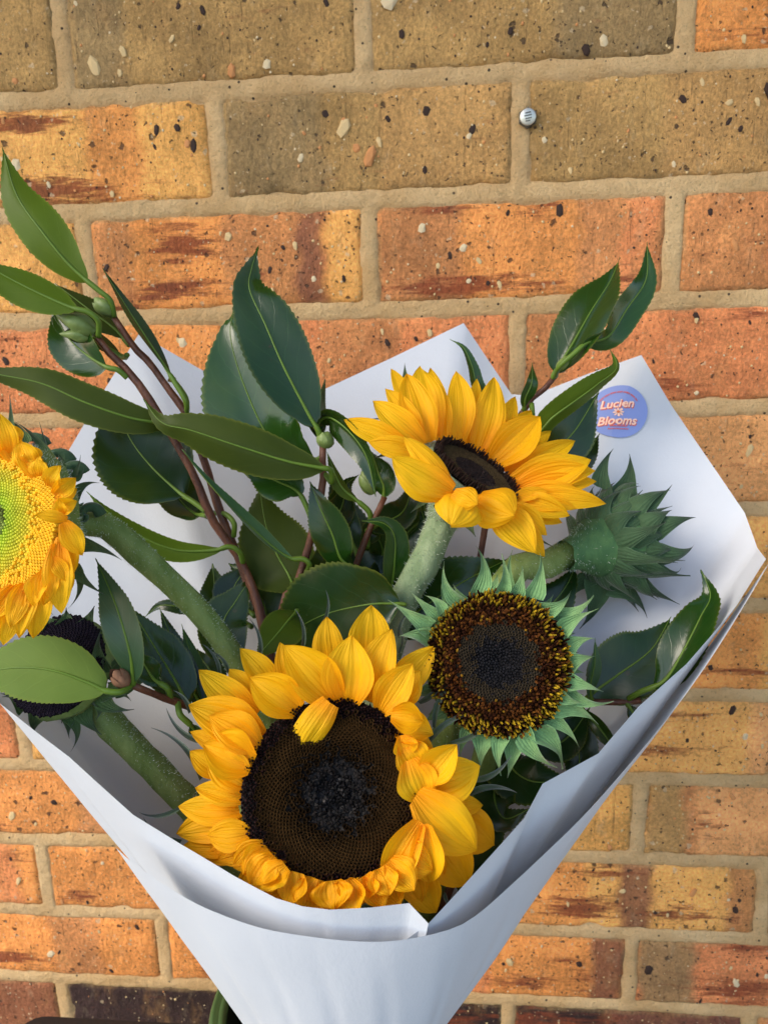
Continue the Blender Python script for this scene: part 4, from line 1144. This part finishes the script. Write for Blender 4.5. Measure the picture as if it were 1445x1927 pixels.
branch('tall camellia branch of two brown twigs with a budded tip at the upper left',
 [([(668, 2100, .405), (560, 1500, .425), (497, 1185, .440), (458, 1065, .444), (398, 975, .442), (372, 909, .440), (339, 846, .438), (299, 780, .436), (252, 710, .434), (199, 657, .432), (184, 636, .431)], .0036, .0021),
  ([(560, 1500, .429), (500, 1190, .447), (462, 1085, .450), (415, 965, .450), (392, 889, .450), (365, 816, .448), (349, 776, .447), (316, 730, .446), (282, 683, .445), (252, 652, .444), (216, 598, .442)], .0032, .0019)],
 [([(216, 596, .441), (208, 565, .436), (186, 546, .434), (133, 500, .432), (80, 436, .430), (32, 366, .432), (5, 277, .436)], 88, dict(pet=.22, roll=-18, under=True, fold=.35)),
  ([(186, 634, .430), (186, 606, .424), (168, 588, .421), (130, 577, .420), (60, 545, .419), (-10, 508, .419), (-70, 470, .420)], 78, dict(pet=.26, roll=20, under=True, fold=.3)),
  ([(245, 650, .447), (215, 618, .450), (165, 580, .452), (104, 533, .455)], 62, dict(pet=.1, roll=42, under=True, mat=LEAFD)),
  ([(240, 668, .446), (232, 672, .452), (200, 650, .455), (150, 610, .456), (105, 545, .458)], 55, dict(pet=.2, roll=50, under=True, mat=LEAFD)),
  ([(352, 778, .447), (350, 755, .441), (325, 712, .440), (285, 650, .440), (240, 580, .442), (193, 504, .446)], 40, dict(pet=.25, roll=62, fold=.3, mat=LEAFD)),
  ([(240, 711, .433), (222, 696, .430), (200, 690, .430), (160, 665, .434), (125, 630, .438), (98, 575, .442)], 92, dict(pet=.2, roll=-25, fold=.3)),
  ([(318, 806, .437), (300, 797, .424), (240, 785, .416), (160, 757, .412), (80, 722, .412), (0, 705, .413), (-70, 690, .414)], 76, dict(pet=.05, roll=12, under=True, fold=.28, mat=LEAFD)),
  ([(388, 962, .441), (365, 945, .443), (336, 925, .446), (280, 872, .452), (240, 815, .456), (220, 745, .462)], 178, dict(pet=.2, roll=8, mat=LEAFD, fold=.15)),
  ([(390, 970, .445), (365, 965, .455), (335, 935, .462), (318, 880, .466), (310, 830, .468)], 85, dict(pet=.1, mat=LEAFD, roll=30)),
  ([(457, 1060, .443), (452, 1040, .438), (432, 1029, .436), (400, 1036, .435), (332, 1035, .434), (266, 1009, .432), (200, 960, .431), (163, 924, .430)], 46, dict(pet=.2, roll=25, under=True, fold=.4)),
  ([(440, 1010, .449), (441, 985, .446), (425, 968, .448), (405, 966, .452), (385, 975, .458)], 20, dict(pet=.7, roll=20)),
  ([(352, 772, .447), (350, 748, .443), (330, 720, .446), (318, 712, .452)], 16, dict(pet=.7, roll=20)),
  ([(475, 1180, .446), (440, 1160, .455), (410, 1130, .462), (400, 1060, .47)], 80, dict(pet=.1, mat=LEAFD)),
  ([(490, 1190, .446), (500, 1150, .46), (470, 1090, .468), (430, 1060, .474)], 90, dict(pet=.1, mat=LEAFD)),
  ([(480, 1160, .45), (460, 1140, .458), (440, 1110, .462), (470, 1060, .468)], 80, dict(pet=.1, mat=LEAFD))],
 [((181, 625, .431), (105, 590, .428), .0050), ((212, 592, .441), (178, 560, .438), .0047), ((172, 634, .431), (112, 628, .429), .0030)])
branch('central camellia branch with a glossy upright pair of leaves and a round green bud',
 [([(668, 2100, .41), (600, 1500, .43), (531, 1168, .436), (558, 1103, .434), (580, 1030, .431), (599, 954, .428), (608, 902, .426), (606, 850, .424), (608, 838, .423)], .0030, .0021)],
 [([(612, 892, .425), (624, 908, .420), (622, 885, .414), (600, 880, .411), (540, 868, .408), (450, 840, .406), (360, 810, .407), (305, 795, .410), (270, 750, .416)], 92, dict(pet=.16, roll=12, under=True, fold=.42, mat=LEAFD)),
  ([(606, 860, .425), (590, 866, .428), (550, 855, .431), (503, 818, .433), (456, 715, .436), (434, 632, .439), (440, 580, .443)], 185, dict(pet=.06, roll=-14, fold=.25)),
  ([(607, 835, .423), (600, 812, .419), (580, 778, .417), (534, 690, .416), (500, 612, .419), (470, 545, .424), (474, 505, .427), (487, 462, .430)], 122, dict(pet=.10, roll=8, fold=.15)),
  ([(606, 836, .424), (598, 800, .428), (618, 785, .424), (655, 810, .417), (690, 860, .412), (707, 935, .412)], 62, dict(pet=.1, roll=48, fold=.5)),
  ([(606, 840, .425), (592, 800, .430), (596, 770, .432), (612, 714, .434)], 50, dict(pet=.1, roll=40, mat=LEAFD, fold=.4)),
  ([(590, 990, .430), (580, 960, .428), (560, 925, .428), (520, 905, .432), (455, 876, .438)], 78, dict(pet=.32, roll=10)),
  ([(560, 1125, .435), (545, 1085, .448), (520, 1040, .455), (500, 985, .460), (488, 912, .466)], 138, dict(pet=.06, mat=LEAFD, under=True, fold=.1)),
  ([(577, 1078, .432), (582, 1062, .426), (570, 1052, .424), (545, 1050, .423), (505, 1022, .420), (440, 960, .416), (385, 900, .414), (343, 845, .414)], 44, dict(pet=.18, roll=52, fold=.5, mat=LEAFB)),
  ([(765, 1138, .412), (740, 1136, .412), (690, 1138, .414), (615, 1155, .424), (560, 1182, .434), (505, 1215, .446)], 185, dict(pet=.06, roll=-6, fold=.10, rr=.0012, curl=0, wave=.08, mat=LEAFD)),
  ([(560, 1150, .42), (545, 1165, .405), (520, 1195, .395), (480, 1240, .385)], 84, dict(pet=.05, under=True, roll=20)),
  ([(600, 960, .428), (606, 990, .436), (640, 960, .446), (655, 900, .452)], 60, dict(pet=.1, mat=LEAFD, roll=20)),
  ([(570, 1080, .435), (620, 1060, .452), (650, 1000, .458), (620, 900, .462)], 110, dict(pet=.06, mat=LEAFD)),
  ([(590, 1100, .437), (640, 1090, .450), (720, 1080, .452), (800, 1020, .455)], 100, dict(pet=.06, mat=LEAFD))],
 [((608, 842, .423), (618, 812, .421), .0056)])
branch('short camellia branch behind the tilted sunflower with small serrated leaves',
 [([(668, 2100, .415), (650, 1400, .436), (655, 1120, .438), (672, 1058, .436), (696, 995, .433), (724, 935, .430)], .0025, .0018),
  ([(720, 1400, .442), (735, 1080, .444), (738, 990, .443)], .0018, .0014)],
 [([(680, 1072, .436), (668, 1068, .432), (642, 1052, .428), (625, 1005, .425), (600, 950, .424), (583, 905, .425)], 76, dict(pet=.14, roll=-30)),
  ([(735, 1120, .437), (742, 1060, .430), (742, 1010, .427), (722, 985, .424), (680, 980, .421)], 54, dict(pet=.03, roll=28, fold=.4)),
  ([(698, 982, .434), (694, 962, .430), (670, 940, .428), (640, 912, .427), (615, 850, .429)], 28, dict(pet=.3, roll=40, under=True, fold=.4)),
  ([(675, 1050, .437), (660, 1010, .446), (640, 960, .450), (650, 915, .453), (676, 893, .456)], 58, dict(pet=.1, mat=LEAFD)),
  ([(722, 938, .431), (722, 915, .428), (712, 890, .428), (700, 850, .432)], 58, dict(pet=.05, roll=-20)),
  ([(690, 1110, .440), (720, 1090, .452), (780, 1070, .458), (850, 1080, .462)], 90, dict(pet=.08, mat=LEAFD)),
  ([(720, 1200, .442), (800, 1140, .446), (880, 1090, .446), (960, 1050, .450)], 130, dict(pet=.05, mat=LEAF, roll=10)),
  ([(740, 1130, .441), (770, 1060, .446), (800, 1000, .450), (790, 950, .455)], 70, dict(pet=.08, mat=LEAFD, roll=-20)),
  ([(690, 1000, .433), (720, 985, .444), (760, 960, .450), (780, 900, .455)], 60, dict(pet=.08, mat=LEAFD)),
  ([(735, 1050, .444), (760, 1010, .458), (800, 960, .466), (760, 900, .47)], 80, dict(pet=.08, mat=LEAFD)),
  ([(740, 1100, .444), (790, 1110, .452), (840, 1130, .45), (900, 1120, .45)], 90, dict(pet=.08, mat=LEAFD)),
  ([(720, 1400, .442), (700, 1300, .452), (650, 1250, .455), (600, 1210, .46)], 120, dict(pet=.08, mat=LEAFD)),
  ([(690, 1030, .438), (700, 1000, .448), (720, 1040, .453), (690, 1080, .456)], 50, dict(pet=.08, mat=LEAFD))],
 [((702, 930, .432), (681, 885, .430), .0042)])
branch('upper right camellia branch beside the sticker, its leaves standing above the paper',
 [([(690, 2100, .425), (860, 1300, .47), (930, 900, .480), (987, 769, .478), (1027, 729, .474), (1046, 705, .472)], .0027, .0019)],
 [([(1040, 712, .472), (1044, 700, .470), (1075, 650, .469), (1112, 585, .470), (1148, 528, .474), (1166, 484, .478)], 108, dict(pet=.06, roll=-26, fold=.35)),
  ([(1044, 708, .471), (1052, 690, .462), (1080, 665, .458), (1105, 645, .458), (1145, 632, .459), (1180, 580, .462), (1215, 525, .465), (1217, 453, .470)], 60, dict(pet=.24, roll=34, fold=.4)),
  ([(1000, 760, .474), (1008, 815, .464), (1040, 785, .458), (1085, 752, .455), (1125, 722, .455), (1160, 690, .457), (1142, 648, .462)], 56, dict(pet=.12, roll=30, under=True, fold=.4, mat=LEAF)),
  ([(985, 790, .478), (1000, 850, .474), (1040, 845, .471), (1080, 812, .470), (1126, 738, .474)], 98, dict(pet=.12, mat=LEAFD, roll=10)),
  ([(985, 775, .478), (988, 750, .472), (1000, 720, .470), (1001, 682, .472)], 30, dict(pet=.1, roll=30)),
  ([(950, 850, .480), (925, 770, .470), (898, 728, .468), (888, 690, .467), (872, 655, .468), (846, 638, .470)], 32, dict(pet=.15, roll=40, fold=.4)),
  ([(980, 850, .482), (1050, 880, .478), (1100, 860, .476), (1128, 815, .480)], 60, dict(pet=.1, mat=LEAFD))],
 [((1048, 700, .470), (1075, 668, .466), .0030)])
branch('low right camellia branch lying inside the paper edge with dark broad leaves',
 [([(690, 2100, .41), (860, 1640, .42), (1000, 1360, .432), (1098, 1324, .430), (1178, 1322, .424), (1205, 1318, .420)], .0026, .0018)],
 [([(1095, 1322, .431), (1118, 1302, .432), (1165, 1268, .432), (1225, 1222, .434), (1262, 1160, .440)], 128, dict(pet=.08, mat=LEAFD, fold=.2)),
  ([(1182, 1315, .423), (1205, 1302, .416), (1250, 1280, .410), (1285, 1225, .408), (1318, 1160, .412), (1336, 1120, .418), (1318, 1072, .424)], 88, dict(pet=.2, roll=-22, fold=.35)),
  ([(1112, 1322, .430), (1110, 1290, .422), (1118, 1250, .418), (1119, 1200, .418)], 34, dict(pet=.1, roll=50, mat=LEAFB, fold=.4)),
  ([(1090, 1330, .430), (1110, 1350, .424), (1135, 1380, .420), (1165, 1425, .420)], 32, dict(pet=.1, roll=30)),
  ([(1000, 1370, .433), (1040, 1400, .428), (1075, 1380, .426), (1110, 1330, .428)], 70, dict(pet=.05, mat=LEAFD)),
  ([(960, 1400, .434), (960, 1440, .418), (1000, 1470, .404), (1080, 1470, .398)], 110, dict(pet=.05, mat=LEAFD)),
  ([(940, 1450, .43), (930, 1500, .405), (950, 1540, .392), (1000, 1520, .388)], 80, dict(pet=.05, mat=LEAFD)),
  ([(900, 1500, .42), (900, 1560, .395), (880, 1620, .375), (860, 1690, .362)], 100, dict(pet=.05, mat=LEAFD)),
  ([(1010, 1360, .434), (1060, 1350, .436), (1090, 1430, .430), (1060, 1500, .420)], 80, dict(pet=.05, mat=LEAFD)),
  ([(900, 1300, .44), (1000, 1180, .448), (1060, 1110, .452), (1085, 1060, .458)], 120, dict(pet=.05, mat=LEAFD)),
  ([(1178, 1322, .424), (1190, 1340, .420), (1200, 1360, .418), (1190, 1395, .416)], 30, dict(pet=.1, mat=LEAFD))], [])
branch('low left camellia twig with a large pale green leaf across the black disc',
 [([(650, 2100, .40), (540, 1600, .41), (430, 1370, .400), (365, 1334, .388), (300, 1310, .372), (246, 1288, .360)], .0026, .0017)],
 [([(246, 1291, .359), (228, 1302, .352), (200, 1300, .350), (170, 1286, .349), (110, 1264, .348), (50, 1256, .349), (-10, 1262, .351), (-80, 1285, .354)], 124, dict(pet=.16, roll=-8, under=True, fold=.12, mat=LEAFB, rr=.0016)),
  ([(250, 1288, .360), (251, 1275, .357), (246, 1232, .352), (226, 1160, .352), (205, 1105, .355), (180, 1050, .360)], 74, dict(pet=.06, roll=-34, mat=LEAFB, fold=.3)),
  ([(322, 1316, .378), (315, 1295, .374), (290, 1278, .374), (272, 1250, .378), (256, 1228, .382)], 48, dict(pet=.35, roll=15)),
  ([(365, 1334, .388), (350, 1318, .386), (330, 1280, .390), (296, 1225, .395), (244, 1140, .402)], 92, dict(pet=.06, roll=8)),
  ([(385, 1345, .391), (365, 1300, .398), (335, 1230, .404), (300, 1142, .410)], 46, dict(pet=.05, mat=LEAFD, roll=20)),
  ([(395, 1350, .392), (385, 1310, .400), (362, 1240, .405), (342, 1174, .410)], 44, dict(pet=.05, mat=LEAFB, roll=55)),
  ([(430, 1230, .425), (380, 1150, .418), (340, 1142, .416), (300, 1140, .418), (272, 1162, .422)], 30, dict(pet=.2, mat=LEAFD)),
  ([(440, 1270, .42), (420, 1180, .436), (445, 1130, .444), (475, 1085, .45)], 92, dict(pet=.05, mat=LEAFD)),
  ([(420, 1300, .41), (395, 1260, .418), (380, 1240, .425), (372, 1220, .43)], 60, dict(pet=.05, mat=LEAFD)),
  ([(335, 1322, .380), (340, 1345, .376), (360, 1365, .378), (385, 1400, .384)], 26, dict(pet=.5, roll=15))],
 [((240, 1290, .358), (215, 1262, .353), .0040, DRY, 7)])
